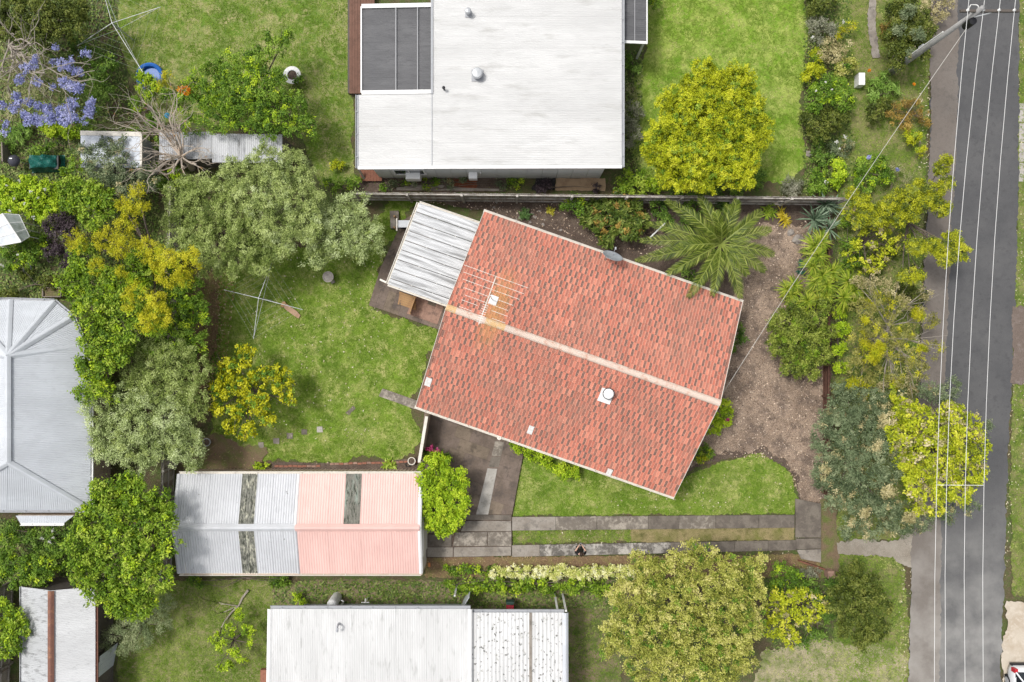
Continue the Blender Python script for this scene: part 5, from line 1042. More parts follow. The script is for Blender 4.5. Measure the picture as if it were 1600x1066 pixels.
for lab, sp, ci, h_, ex in (
    ('dark green shrub at the top end of the hedge bed beside the bright lawn', 'dark', [(1278, 5, 22), (1295, -10, 20), (1270, -15, 18)], 1.8, ()),
    ('silver grey shrub with white flowers in the hedge bed', 'grey', [(1278, 42, 18), (1298, 48, 14), (1280, 62, 12)], 1.3, [('white', 'flowers', [(1318, 34, 3), (1270, 58, 2)], 1.4)]),
    ('shrub with orange yellow branches pointing east in the hedge bed', 'wattle', [(1318, 48, 8), (1330, 42, 9), (1308, 56, 7)], 1.2, ()),
    ('tan and cream leaved shrub in the hedge bed below the silver grey shrub', 'tan', [(1298, 72, 16), (1315, 78, 15), (1290, 88, 14), (1308, 92, 12), (1322, 72, 8)], 1.4, ()),
    ('yellow green shrub on the lawn side of the hedge bed', 'golden', [(1275, 85, 13), (1265, 108, 13), (1280, 110, 13), (1258, 118, 9)], 1.2, ()),
    ('mustard yellow shrub above the round green hedge bed bush', 'pitto', [(1318, 105, 14), (1330, 102, 12), (1310, 115, 10)], 1.3, ()),
    ('large round green bush with tiny white flowers in the hedge bed', 'green', [(1285, 145, 24), (1310, 140, 24), (1275, 165, 18), (1320, 160, 18), (1298, 128, 16)], 2.0, [('white', 'flowers', [(1290, 128, 1.5), (1300, 140, 1.5), (1275, 142, 1.5)], 2.0)]),
    ('olive green bush directly below the round green hedge bed bush', 'dark', [(1270, 190, 20), (1295, 190, 22), (1315, 185, 16), (1280, 205, 16), (1258, 185, 12)], 1.7, ()),
    ('blue green cabbage like plant with white flowers in the hedge bed', 'bluegreen', [(1305, 228, 12), (1320, 235, 12), (1300, 240, 9), (1328, 225, 8)], .8, [('white', 'flowers', [(1307, 222, 3.5), (1321, 214, 3.5), (1312, 232, 2)], .95)]),
    ('dark low shrub between the olive bush and hedge bed end', 'deep', [(1280, 222, 12), (1275, 245, 12), (1290, 250, 14)], .8, ()),
    ('bright light green shrub at the southern end of the hedge bed', 'lime', [(1310, 262, 14), (1305, 285, 14), (1318, 275, 10)], 1.0, ()),
    ('green shrub with white flower beside bright light green hedge bed shrub', 'green', [(1278, 275, 15), (1288, 292, 14), (1270, 295, 10)], 1.0, [('white', 'flowers', [(1291, 284, 3)], 1.1)])):
    PL('hedge_shrub', lab, 'shrub', sp, ci, h_, HB, extra=ex)
VS = 'shrubs on the nature strip'
for lab, sp, ci, h_, tw, ex in (
    ('broad dark grey green tree beside the power pole base', 'dark', [(1400, 20, 24), (1425, 35, 30), (1400, 60, 26), (1430, 75, 26), (1400, 95, 20), (1445, 50, 20), (1420, 5, 22)], 2.6, 3, [('bluegreen', 'silver_tips', [(1420, 20, 11), (1435, 55, 11), (1405, 45, 8), (1425, 85, 8)], 2.5)]),
    ('pale olive shrub at the road edge behind the power pole', 'tan', [(1455, 10, 14), (1470, 25, 14), (1452, 40, 12), (1480, 5, 12), (1465, -10, 14)], 1.3, 2, ()),
    ('brown leaf littered low shrub inside the curved stone path', 'rust', [(1385, 42, 11), (1392, 55, 9), (1378, 55, 7)], .5, 1, ()),
    ('dark green strappy shrub below the power pole base', 'agap', [(1375, 130, 18), (1395, 140, 16), (1370, 150, 14)], .9, 0, [('orange', 'flowers', [(1358, 110, 2.5), (1428, 132, 2)], 1.0)]),
    ('yellowish round shrub left of the rusty orange shrub', 'dark', [(1365, 170, 16), (1382, 165, 14), (1370, 182, 14)], 1.1, 0, ()),
    ('rusty orange leaved shrub near the road edge', 'rust', [(1395, 175, 16), (1420, 170, 18), (1440, 185, 16), (1410, 192, 16), (1430, 165, 12)], 1.2, 3, ()),
    ('small bright yellow shrub hanging at the road edge below rusty shrub', 'golden', [(1420, 208, 9), (1430, 215, 9), (1438, 235, 9), (1425, 222, 8)], 1.0, 1, ()),
    ('bright green leafy shrub with pale blue flowers crossed by service wire', 'green', [(1345, 262, 18), (1370, 255, 18), (1355, 285, 18), (1385, 275, 16), (1340, 285, 12)], 1.3, 0, [('violet', 'flowers', [(1358, 246, 3), (1402, 265, 3)], 1.4)]),
    ('sparse grey brown shrub among the yellow wattle balls', 'scrub', [(1400, 265, 14), (1415, 280, 12), (1340, 360, 14), (1400, 370, 14), (1355, 375, 12)], 1.2, 4, ()),
    ('mid green loose shrub on the verge between wattle balls and front fence', 'green', [(1325, 350, 14), (1330, 380, 15), (1345, 405, 13), (1322, 415, 12)], 1.2, 1, ()),
    ('olive shrub filling the road side below the lowest wattle ball', 'dark', [(1420, 455, 16), (1440, 465, 13), (1405, 450, 12), (1425, 480, 14)], 1.4, 2, ()),
    ('light green shrub hugging the outside of front fence', 'lime', [(1312, 490, 11), (1316, 515, 13), (1312, 545, 12), (1314, 575, 11)], 1.4, 0, ()),
    ('yellow flowered low shrub under the khaki street tree', 'wattle', [(1330, 600, 14), (1350, 612, 12), (1312, 605, 9), (1400, 600, 12)], 1.3, 1, ()),
    ('low yellow green shrub among grass under the wattle balls', 'dark', [(1375, 400, 16), (1395, 395, 14), (1365, 420, 14), (1340, 470, 12)], .8, 1, ())):
    PL('verge_shrub', lab, 'shrub', sp, ci, h_, VS, twigs=tw, extra=ex)
# gardens of the north-western neighbour
PL('dark_tree', 'dense dark olive green tree in the top left corner', 'tree', 'dark', [(20, 15, 34), (60, 25, 34), (100, 20, 30), (35, 50, 28), (75, 55, 26), (115, 45, 20), (0, 40, 30), (130, 15, 18), (60, -10, 30)], 4.0)
PL('jacaranda_tree', 'spreading jacaranda with violet blue blossom and bare pale branches', 'tree', 'scrub', [(30, 90, 26), (60, 100, 24), (20, 125, 26), (55, 140, 26), (95, 130, 24), (85, 165, 22), (20, 170, 24)], 3.6, dens=.42, twigs=4, bark=m_barkgrey, shift=(14, 88),
   extra=[('violet', 'blossom', [(55, 92, 8), (53, 100, 8), (38, 108, 8), (30, 125, 9), (58, 128, 8), (95, 100, 9), (108, 105, 9), (120, 112, 10), (112, 95, 7), (133, 84, 8), (85, 98, 7), (100, 128, 9), (122, 138, 11), (112, 135, 8), (82, 137, 6), (30, 162, 10), (25, 150, 8), (45, 160, 9), (60, 165, 9), (75, 170, 11), (95, 172, 12), (110, 165, 11), (118, 162, 8), (138, 172, 12), (142, 160, 8), (80, 185, 11), (100, 188, 13), (115, 185, 10), (45, 188, 12), (55, 185, 10), (38, 180, 8), (131, 189, 6), (10, 195, 7), (8, 207, 7), (62, 190, 9), (88, 74, 6), (20, 170, 9), (5, 165, 8)], 3.9)])
PL('leafy_shrub', 'deep green shrub mass east of the jacaranda blossom', 'shrub', 'deep', [(140, 90, 20), (160, 105, 20), (150, 130, 22), (165, 145, 16), (145, 160, 16), (175, 95, 14), (115, 70, 16), (130, 195, 16)], 2.0)
PL('garden_shrub', 'light green low shrub below the jacaranda next to the flat shed', 'shrub', 'lime', [(85, 205, 13), (105, 208, 13), (70, 198, 11), (122, 205, 10)], .9)
PL('garden_shrub', 'dark strappy clump under the jacaranda at the left edge', 'shrub', 'agap', [(30, 210, 18), (15, 220, 16), (45, 205, 12)], .8)
PL('garden_shrub', 'small green shrub north of the tarpaulin covered pile', 'shrub', 'green', [(68, 232, 11), (55, 236, 9), (78, 228, 8)], .8)
PL('spreading_tree', 'spreading green tree over the small zinc roofed sheds', 'tree', 'green', [(330, 120, 24), (360, 105, 26), (400, 95, 26), (428, 75, 20), (448, 58, 14), (320, 150, 26), (360, 145, 32), (405, 135, 32), (432, 122, 20), (340, 185, 28), (385, 180, 32), (430, 165, 30), (465, 160, 20), (290, 160, 20), (300, 195, 18), (480, 190, 18), (455, 200, 22), (420, 200, 22), (300, 125, 14), (420, 55, 12), (490, 205, 10)], 3.6, dens=.85, twigs=1)
PL('leafy_shrub', 'green understorey shrubs beneath the bare twisted tree', 'shrub', 'green', [(215, 165, 16), (240, 192, 17), (262, 150, 14), (232, 150, 12), (215, 205, 12), (232, 262, 14), (255, 285, 16), (272, 268, 12), (285, 290, 12), (250, 225, 12)], 1.5)
PL('flower_cluster', 'bright orange trumpet flowers beside the bare twisted tree', 'flowering plant', 'orange', [(284, 141, 6), (292, 142, 7), (298, 143, 5)], 3.0, split=False)
PL('garden_shrub', 'yellow flowered shrub beside the blue paddling pool', 'shrub', 'wattle', [(262, 118, 8), (258, 130, 9), (252, 136, 7)], 1.2)
PL('garden_shrub', 'light green shrub partly covering the blue paddling pool', 'shrub', 'lime', [(224, 121, 13), (233, 127, 14), (222, 137, 11), (242, 135, 9)], .95)
PL('leafy_shrub', 'blue green leafy shrub spilling over the flat shed roof', 'shrub', 'bluegreen', [(140, 235, 18), (165, 228, 18), (185, 240, 18), (150, 260, 22), (180, 270, 24), (215, 275, 22), (160, 290, 24), (200, 300, 24), (235, 285, 16), (190, 220, 10)], 3.0)
PL('leafy_hedge', 'yellow green hedge speckled with white flowers at left edge', 'hedge', 'lime', [(15, 300, 24), (45, 298, 24), (75, 300, 22), (20, 325, 20), (55, 325, 22), (85, 328, 20), (0, 290, 18), (70, 345, 14)], 1.9, extra=[('white', 'flowers', [(10, 290, 2), (30, 282, 2), (48, 300, 2), (22, 310, 2), (60, 310, 2), (52, 340, 3), (15, 330, 2.5), (70, 296, 2), (38, 318, 2)], 1.9)])
PL('leafy_tree', 'bright green leafy tree between white flowered hedge and the wattle', 'tree', 'broad', [(115, 275, 22), (130, 300, 26), (155, 310, 24), (110, 320, 22), (145, 335, 24), (170, 330, 18), (120, 260, 14), (105, 295, 16)], 3.4)
PL('purple_tree', 'purple black leaved plum tree near the greenhouse', 'tree', 'plum', [(85, 355, 20), (100, 345, 16), (92, 335, 12), (110, 365, 18), (95, 385, 20), (118, 395, 20), (80, 395, 14), (105, 410, 16), (125, 378, 12)], 2.8)
PL('garden_shrub', 'bright green shrub mass below the greenhouse', 'shrub', 'green', [(15, 392, 18), (40, 382, 18), (60, 372, 16), (45, 400, 18), (65, 395, 14), (20, 415, 14)], 1.3, extra=[('white', 'flowers', [(5, 385, 3), (28, 398, 2), (3, 415, 3)], 1.4)])
PL('garden_shrub', 'mossy shrub beside the plum tree above the blue grey hip roof', 'shrub', 'dark', [(70, 440, 12), (88, 445, 12), (40, 425, 12), (10, 465, 12), (25, 455, 10)], .8)
PL('garden_shrub', 'small yellow leaved shrub at the lawn corner by the olive crown', 'shrub', 'golden', [(530, 258, 9), (522, 262, 7)], .7)
PL('leafy_shrub', 'ferny green shrub between olive crowns and the deck corner', 'shrub', 'green', [(545, 288, 10), (528, 292, 10), (510, 284, 9), (556, 284, 7)], .9)
# south-western corner
PL('round_tree', 'round green tree at the left edge by the old zinc shed', 'tree', 'broad', [(5, 960, 26), (22, 985, 24), (5, 1005, 28), (30, 965, 14), (-15, 980, 26), (25, 1010, 14)], 3.4)
PL('leafy_shrub', 'vivid green broad leaved shrub row above the old zinc shed', 'shrub', 'green', [(15, 880, 24), (45, 885, 24), (75, 888, 22), (95, 880, 18), (10, 850, 20), (0, 905, 18), (60, 905, 16), (30, 910, 14)], 2.2, dens=1.0)
PL('leafy_shrub', 'dark shrub with white flowers under the hip roof corner', 'shrub', 'deep', [(65, 850, 20), (90, 850, 20), (45, 840, 14), (80, 830, 14), (110, 835, 14), (20, 828, 18)], 1.6, extra=[('white', 'flowers', [(82, 830, 3), (66, 840, 3), (75, 846, 3), (83, 840, 2)], 1.8)])
PL('feathery_bush', 'feathery grey green bush beside the old zinc shed', 'shrub', 'conifer', [(215, 965, 24), (245, 950, 24), (190, 985, 22), (220, 995, 24), (255, 975, 16), (170, 1000, 16), (195, 1015, 14), (265, 940, 12)], 2.0)
PL('young_fig', 'loose yellow green sapling on the patchy lawn', 'tree', 'lime', [(345, 1010, 12), (360, 985, 12), (375, 960, 11), (385, 985, 12), (365, 1015, 12), (355, 1040, 10), (335, 995, 8), (395, 1005, 9), (340, 1045, 7), (378, 1030, 9)], 1.7, split=False, dens=.55, twigs=3)
PL('garden_shrub', 'green shrub along the boundary west of the hot water cylinder', 'shrub', 'green', [(430, 908, 12), (445, 905, 10), (300, 908, 10), (315, 912, 9)], .7)
PL('garden_shrub', 'small yellow green shrub at the corner of the south house roof', 'shrub', 'lime', [(466, 932, 8), (472, 940, 6)], .7)
PL('garden_shrub', 'dark red black shrub in the bed below the white house wall', 'shrub', 'plum', [(852, 290, 12), (842, 296, 9), (928, 294, 8)], .7)
PL('garden_shrub', 'low blue green plants below the white house wall', 'shrub', 'bluegreen', [(612, 285, 10), (645, 284, 8), (700, 288, 9), (782, 288, 10), (722, 280, 6)], .5)
PL('garden_shrub', 'low mossy plants in the bed between wall and fence', 'shrub', 'green', [(668, 286, 9), (680, 284, 8), (806, 284, 10), (600, 292, 8), (632, 283, 7)], .45)
b = MB(); b.prism([tuple(at(*p)[:2]) for p in ((620, 294), (650, 289.5), (690, 290), (720, 294), (780, 296), (780, 299), (620, 298))], 0, .12); tag(b.build('stone_edging', m_conc_tan), 'pale curved stone edging in the bed below the white house wall', 'edging')
st = thing('stone_paving', at(760, 284), 'patch of tan crazy paving against the wall of white roofed house', 'paving')
for k in range(10):
    b = MB(); c = at(749 + 6.6 * (k % 5), 281 + 8 * (k // 5)); b.prism([(c.x + random.uniform(.08, .11) * math.cos(a), c.y + random.uniform(.08, .12) * math.sin(a)) for a in np.arange(0, 6.2, 1.05)], 0, .06); b.build('stone', m_conc_tan, st)

# ---- strap leaved rosettes, palm and cordylines ----
def straps(spec, parent, name, mat, rg, L, W, n, elev=(10, 75), droop=.5):
    V, T = [], []
    for c in spec:
        for k in range(n):
            a = rg.uniform(0, 2 * math.pi); el = R(rg.uniform(*elev)); d = Vector((math.cos(a) * math.cos(el), math.sin(a) * math.cos(el), math.sin(el))); s = Vector((-math.sin(a), math.cos(a), 0)); l = L * rg.uniform(.7, 1.1); t = rg.random()
            pts = [c + d * l * f - Vector((0, 0, droop * l * f * f)) for f in (0, .3, .65, 1)]
            for i in range(3):
                w0, w1 = (W * (1 - .1 * i), W * (.95 - .2 * (i + 1) if i < 2 else .08)); V.append([pts[i] - s * w0 / 2, pts[i] + s * w0 / 2, pts[i + 1] + s * w1 / 2, pts[i + 1] - s * w1 / 2]); T.append(t)
    return quadmesh(name, np.array(V), np.array(T), [mat], parent)
m_yucca = leafmat('yucca_leaf', [(.07, .12, .07), (.13, .20, .12), (.21, .29, .185), (.30, .38, .27)], .5, .1)
m_cord = leafmat('cordyline_leaf', [(.10, .16, .01), (.20, .29, .02), (.32, .40, .035), (.46, .48, .07)], .5, .25)
rg = np.random.default_rng(11)
for i, (heads, lab) in enumerate((([(1272, 343, .8)], 'large blue green yucca rosette in the corner of the mulch garden'), ([(1288, 319, .9), (1296, 325, .7)], 'smaller yucca rosette tight against the north-east fence corner'), ([(1295, 358, .8)], 'yucca rosette half behind large rosette beside the front fence'))):
    t = thing('yucca', at(heads[0][0], heads[0][1], heads[0][2] * .5), lab, 'plant', 'yuccas in the front corner'); t.location.z = 0
    straps([at(*h) for h in heads], t, 'leaves', m_yucca, rg, 1.05 if i == 0 else .85, .08, 70 if i == 0 else 46, (5, 80), .25)
    b = MB(); c = at(*heads[0]); b.tube([Vector((c.x, c.y, 0)), c], .08, 8); b.build('stem', m_bark, t)
for i, (heads, L, lab) in enumerate((([(1272, 385, 1.9), (1278, 400, 2.0), (1270, 415, 1.8), (1282, 378, 1.7)], .75, 'yellow green cordyline clump below the yuccas at front fence'),
        ([(1285, 430, 1.7), (1292, 445, 1.6), (1275, 440, 1.5), (1300, 425, 1.5)], .8, 'green cordyline clump above the round front bush'),
        ([(1230, 452, .9), (1242, 446, 1.0), (1236, 460, .8)], .6, 'pale green strappy plant beside the service wire in the mulch'),
        ([(1262, 470, 1.3), (1278, 468, 1.3), (1250, 476, 1.1), (1290, 462, 1.3)], .7, 'dark yellow cordyline between the strappy plant and round bush'),
        ([(1325, 440, 1.6), (1335, 455, 1.5), (1318, 465, 1.5)], .8, 'cordyline clump leaning over nature strip outside the front fence'))):
    c0 = at(*heads[0]); t = thing('cordyline', (c0.x, c0.y, 0), lab, 'plant', 'cordylines by the front fence')
    straps([at(*h) for h in heads], t, 'leaves', m_cord, rg, L * 1.08, .062, 95, (-5, 75), .55)
    b = MB()
    for h in heads: c = at(*h); b.tube([Vector((c0.x, c0.y, 0)), Vector((c.x, c.y, c.z * .6)), c], [.07, .05, .04], 6)
    b.build('stem', m_bark, t)
t = thing('bedding_plant', at(608, 724), 'light green rosette plant in the bed by the garage wall', 'plant'); straps([at(608, 724, .15), at(603, 727, .1), at(614, 727, .1)], t, 'leaves', leafmat('pale_leaf_rosette', [(.18, .28, .02), (.3, .42, .04), (.42, .52, .09)]), rg, .34, .12, 16, (10, 60), .3)
t = thing('bromeliad', at(857, 328), 'small yellow green clump in the dark bed north of the red roof', 'plant'); straps([at(857, 328, .15), at(862, 330, .15)], t, 'leaves', leafmat('yellow_rosette', [(.3, .3, .02), (.5, .46, .04), (.62, .56, .1)]), rg, .3, .07, 22, (10, 70), .3)
for x, y, cols, lab, L in ((1200, 328, [(.16, .27, .02), (.26, .38, .03), (.4, .48, .06)], 'bright green soft plant beside the yellow bush right of the palm', .45), (1218, 345, [(.45, .36, .02), (.6, .48, .03), (.68, .56, .08)], 'bright yellow spiky plant right of the palm', .42), (1252, 415, [(.03, .10, .07), (.05, .15, .10), (.08, .2, .14)], 'tiny teal green plant in the mulch near service wire', .2), (822, 340, [(.06, .12, .03), (.1, .2, .05), (.16, .26, .08)], 'fluffy low green plant in the dark bed below the fence', .35)):
    c = at(x, y); t = thing('bedding_plant', c, lab, 'plant'); straps([c + Vector((rg.normal(0, .18), rg.normal(0, .22), .2)) for _ in range(5)], t, 'leaves', leafmat('bed_leaf', cols), rg, L, .06, 20, (0, 75), .4)
# the palm
m_palm = leafmat('palm_leaflet', [(.04, .07, .008), (.10, .145, .015), (.19, .245, .03), (.38, .42, .10)], .45, .15)
m_rachis = M('palm_rachis', (.20, .24, .05), (), .5)
pc_ = at(1126, 381, 2.5); palm = thing('palm_tree', (at(1122, 388).x, at(1122, 388).y, 0), 'feather palm with long arching fronds beside the north-east roof corner', 'palm tree')
b = MB(); tb = palm.location.copy(); pts = [tb + (pc_ - tb) * f for f in np.linspace(0, 1, 9)]; b.tube(pts, [.34, .3, .31, .28, .3, .28, .31, .34, .25], 12); b.build('trunk', m_bark, palm)
TIPS = [(1075, 465), (1113, 462), (1157, 466), (992, 408), (1000, 376), (1040, 313), (1093, 306), (1118, 331), (1152, 312), (1190, 330), (1205, 358), (1210, 398), (1196, 424), (1168, 430), (1042, 428), (1015, 350), (1066, 325), (1138, 320), (1176, 344), (1022, 396), (1098, 440), (1060, 385), (1126, 350), (1108, 360)]
for k, (x, y) in enumerate(TIPS):
    far = math.hypot(x - 1126, y - 381); zt_ = 1.9 if far > 100 else (2.7 if far > 60 else 3.6); tip = at(x, y, zt_); L = (tip - pc_).length
    if (x, y) in ((1075, 465), (1113, 462)): tip = at(x, y, 3.0)
    mid = pc_.lerp(tip, .5) + Vector((0, 0, .20 * L + .2)); N_ = 16; fr = MB()
    P_ = [(1 - f) ** 2 * pc_ + 2 * f * (1 - f) * mid + f * f * tip for f in np.linspace(0, 1, N_)]
    fr.tube(P_, [.045 - .038 * i / N_ for i in range(N_)], 5); fo = fr.build('frond', m_rachis, palm)
    Vq, Tq = [], []; nl = int(30 + far * .26)
    for i in range(nl):
        f = .12 + .88 * i / nl; p = (1 - f) ** 2 * pc_ + 2 * f * (1 - f) * mid + f * f * tip; tg = (2 * (1 - f) * (mid - pc_) + 2 * f * (tip - mid)).normalized(); sd2 = tg.cross(Vector((0, 0, 1))).normalized()
        ll = .50 * math.sin(math.pi * min(1, .18 + .80 * f)) ** .7 * rg.uniform(.85, 1.1) + .06
        for sg in (-1, 1):
            dr_ = (sd2 * sg * .62 + tg * .74 + Vector((0, 0, rg.uniform(-.05, .42)))).normalized(); w_ = tg * .021; e1 = p + dr_ * ll * .6; e2 = p + dr_ * ll - Vector((0, 0, .12 * ll))
            Vq.append([p - w_ * .6, p + w_ * .6, e1 + w_, e1 - w_]); Vq.append([e1 - w_, e1 + w_, e2 + w_ * .15, e2 - w_ * .15]); tt_ = np.clip(rg.normal(.42, .3), 0, 1); Tq += [tt_, tt_]
    quadmesh('leaflets', np.array(Vq), np.array(Tq), [m_palm], fo)
b = MB(); b.bar(at(1016, 371, 1.0), at(1039, 349, 1.0), .07, .05); b.bar(at(1037, 350, 0), at(1039, 349, 1.0), .05, .05); b.bar(at(1016, 371, 0), at(1016, 371, 1.0), .05, .05); tag(b.build('white_rail', m_trimw), 'short white rail standing between rhododendron and palm fronds', 'rail')
# stones and stumps in the beds
m_stone = M('stone', (.30, .27, .24), [(4, (.22, .19, .17), .45, .65), (14, (.42, .39, .36), .55, .7, .7)], .9)
def rock(x, y, r, lab, cat='rock', mat=None, grp=None, name='rock'):
    bm = bmesh.new(); bmesh.ops.create_icosphere(bm, subdivisions=2, radius=r); o_ = Vector((x, y, 1))
    for v in bm.verts: v.co *= .8 + .5 * noise.noise(v.co * (1.6 / r) + o_); v.co.z *= .6
    me = bpy.data.meshes.new(name); bm.to_mesh(me); bm.free(); me.materials.append(mat or m_stone); o = link(name, me); o.location = at(x, y) + Vector((0, 0, r * .25)); return tag(o, lab, cat, grp)
rock(1246, 374, .34, 'large flaky grey rock in the mulch left of cordyline clump'); rock(1235, 364, .22, 'rust brown rock beside the large flaky grey rock'); rock(1208, 452, .2, 'dark stump beside the pale green strappy plant', 'stump', m_bark, name='stump'); rock(1190, 424, .17, 'small dark stump at the tip of a right hand palm frond', 'stump', m_bark, name='stump')
for i in range(34):
    x, y = random.choice([(random.uniform(690, 850), random.uniform(315, 348)), (random.uniform(770, 905), random.uniform(322, 372))])
    if (at(x, y, 0) - HC).dot(EY) < HD / 2 + .2: continue
    o = rock(x, y, random.uniform(.06, .12), 'small pale stone scattered in the dark bed below the paling fence', 'stone', None, 'pale stones in the north bed', 'stone')
rock(1263, 241, .2, 'pale tan boulder at the lawn edge of the hedge bed', 'rock')
b = MB(); c = at(1339, 129); b.box((c.x, c.y, .3), (.32, .62, .6)); tag(b.build('white_box', m_plast), 'white upright box beside the round green hedge bed bush', 'box')

# ---- bare twisted tree ----
def grow(b, p, d, L, r, depth, rg, tips):
    segs = 4; pts = [p]; rr = [r]
    for i in range(segs):
        d = (d + Vector((rg.normal(0, .28), rg.normal(0, .28), rg.normal(0.02, .12)))).normalized(); p = p + d * L / segs; pts.append(p.copy()); rr.append(r * (1 - .45 * (i + 1) / segs))
    b.tube(pts, rr, 5, cap=False)
    if depth == 0: return
    for k in range(3 if depth > 1 else 2):
        q = pts[rg.integers(2, 5)]; a = rg.uniform(-1.1, 1.1); nd = (Matrix.Rotation(a, 3, 'Z') @ d + Vector((0, 0, rg.uniform(-.15, .3)))).normalized(); grow(b, q, nd, L * rg.uniform(.55, .85), rr[-1] * .8, depth - 1, rg, tips)
m_twig = M('lichen_bark', (.46, .39, .32), [(2.2, (.42, .37, .32), .45, .62), (3.0, (.55, .25, .05), .60, .68), (18, (.20, .16, .13), .55, .7, .7)], .9)
bt = thing('bare_tree', at(300, 262), 'leafless twisted tree with orange lichen branches over the small sheds', 'tree'); b = MB()
rg3 = np.random.default_rng(3); root = at(300, 262); top = at(283, 245, 2.6); b.tube([root, root.lerp(top, .5) + Vector((.1, 0, 0)), top], [.2, .16, .14], 8)
for x, y in ((245, 210), (235, 185), (262, 165), (215, 225), (285, 190), (300, 205), (320, 250), (262, 262), (248, 290), (250, 150), (200, 200), (278, 270), (225, 150), (185, 185), (205, 250), (240, 240), (310, 225), (255, 130), (290, 165), (245, 275)):
    d = at(x, y, 3.4) - top; grow(b, top, d.normalized(), d.length * .62, .06, 3, rg3, [])
b.build('branches', m_twig, bt)
sp_ = thing('bird_feeder', at(262, 181, 0), 'small blue bird feeder hanging in the bare twisted tree', 'bird feeder'); b = MB(); b.lathe(at(262, 181, 3.1), [(.02, .18), (.13, .08), (.13, .06), (.07, .05), (.07, -.05), (.12, -.06), (.12, -.08), (0, -.08)], 12); b.build('body', M('teal_plastic', (.03, .22, .35), (), .5), sp_); b = MB(); b.tube([at(262, 181, 3.28), at(262, 181, 3.6)], .008, 5); b.build('hook', m_dark, sp_)
b = MB(); rg3 = np.random.default_rng(8); grow(b, at(388, 922, .15), (at(352, 988) - at(388, 922)).normalized(), 2.0, .06, 2, rg3, []); b.v = [(x, y, max(.03, min(z, .3))) for x, y, z in b.v]; tag(b.build('fallen_branch', m_barkgrey), 'fallen bare branch lying on the patchy lawn beside the sapling', 'branch')

b = MB(); rg3 = np.random.default_rng(21); jt = bpy.data.objects['jacaranda_tree']; top = at(14, 72, 3.0)
for x, y in ((60, 75), (95, 105), (110, 150), (70, 150), (40, 150), (20, 140), (100, 80), (0, 120), (85, 190), (45, 110), (130, 130), (60, 60), (10, 40)):
    d = at(x, y, 3.9) - top; grow(b, top, d.normalized(), d.length * .7, .05, 2, rg3, [])
b.build('branches', m_barkgrey, jt)
# ------------------------------------------------------------------ clothes lines
m_wire = M('line_wire', (.42, .45, .38), (), .5)
def hoist(px, tips, hub, collar, lab, zh=2.25, zc=1.5, arms=True):
    hp, cp = at(*hub, zh), at(*collar, zc); base = Vector((hp.x, hp.y, 0))
    t = thing('rotary_clothes_line', base, lab, 'clothes line'); b = MB(); b.tube([base, hp], .028, 8); b.build('mast', m_galv, t); T_ = []
    for (x, y) in tips:
        tp = at(x, y, zh - .08); T_.append(tp); a = MB(); a.tube([hp, tp], .012, 6); ao = a.build('arm', m_galv, t)
        s = MB(); s.tube([Vector((hp.x, hp.y, zc)), hp.lerp(tp, .93) - Vector((0, 0, .03))], .009, 6); s.build('strut', m_galv, ao)
    for f in (.98, .8, .62, .44):
        w_ = MB(); n = len(T_); P_ = [hp.lerp(q, f) for q in T_]
        for i in range(n):
            a, c = P_[i], P_[(i + 1) % n]; w_.tube([a, a.lerp(c, .5) - Vector((0, 0, .05)), c], .0028, 4, cap=False)
        w_.build('line', m_wire, t)
    b = MB(); b.lathe(Vector((hp.x, hp.y, zc)), [(.05, -.1), (.06, 0), (.05, .1)], 10); b.build('collar', m_galv, t)
hoist(0, [(425, 410), (473, 484), (396, 530), (350, 453)], (404, 466), (412, 469), 'rotary clothes line with four silver arms on the back lawn beside the lemon tree')
hoist(0, [(155, -35), (251, 11), (223, 113), (120, 72)], (175, 36), (182, 41), 'rotary clothes line at the top left near the jacaranda tree')
t = thing('timber_offcut', at(452, 485), 'long tan slab of split timber lying on lawn under the clothes line', 'timber')
b = MB(); pr = [(440, 475), (443, 471), (455, 480), (464, 486), (470, 493), (467, 498), (458, 492), (447, 484)]; b.prism([tuple(at(*p)[:2]) for p in pr], .02, .1); b.build('slab', M('split_timber', (.44, .29, .19), [(4, (.36, .23, .15), .45, .65), (18, (.52, .38, .27), .55, .7, .7)], .9, stretch=(1.5, .4, 1), rot=R(-40)), t)
b = MB(); b.prism([tuple(at(*p)[:2]) for p in ((439, 478), (446, 471), (448, 475), (442, 481))], .1, .15); b.build('broken_end', m_honey, t)
t = thing('bird_bath', at(516, 434), 'round pale stone bird bath on the back lawn below the silvery olive', 'bird bath')
b = MB(); b.lathe(at(516.5, 434), [(.17, 0), (.13, .12), (.12, .4), (.2, .48), (.27, .52), (.285, .58), (.25, .58), (.2, .54), (0, .52)], 20); b.build('bowl', M('pale_stone', (.36, .33, .30), [(5, (.28, .25, .23), .45, .65), (18, (.45, .42, .39), .55, .7, .7)], .9), t)
b = MB(); b.box(at(521, 441) + Vector((0, 0, .08)), (.2, .12, .16), .5); b.build('foot_stone', m_conc_tan, t)
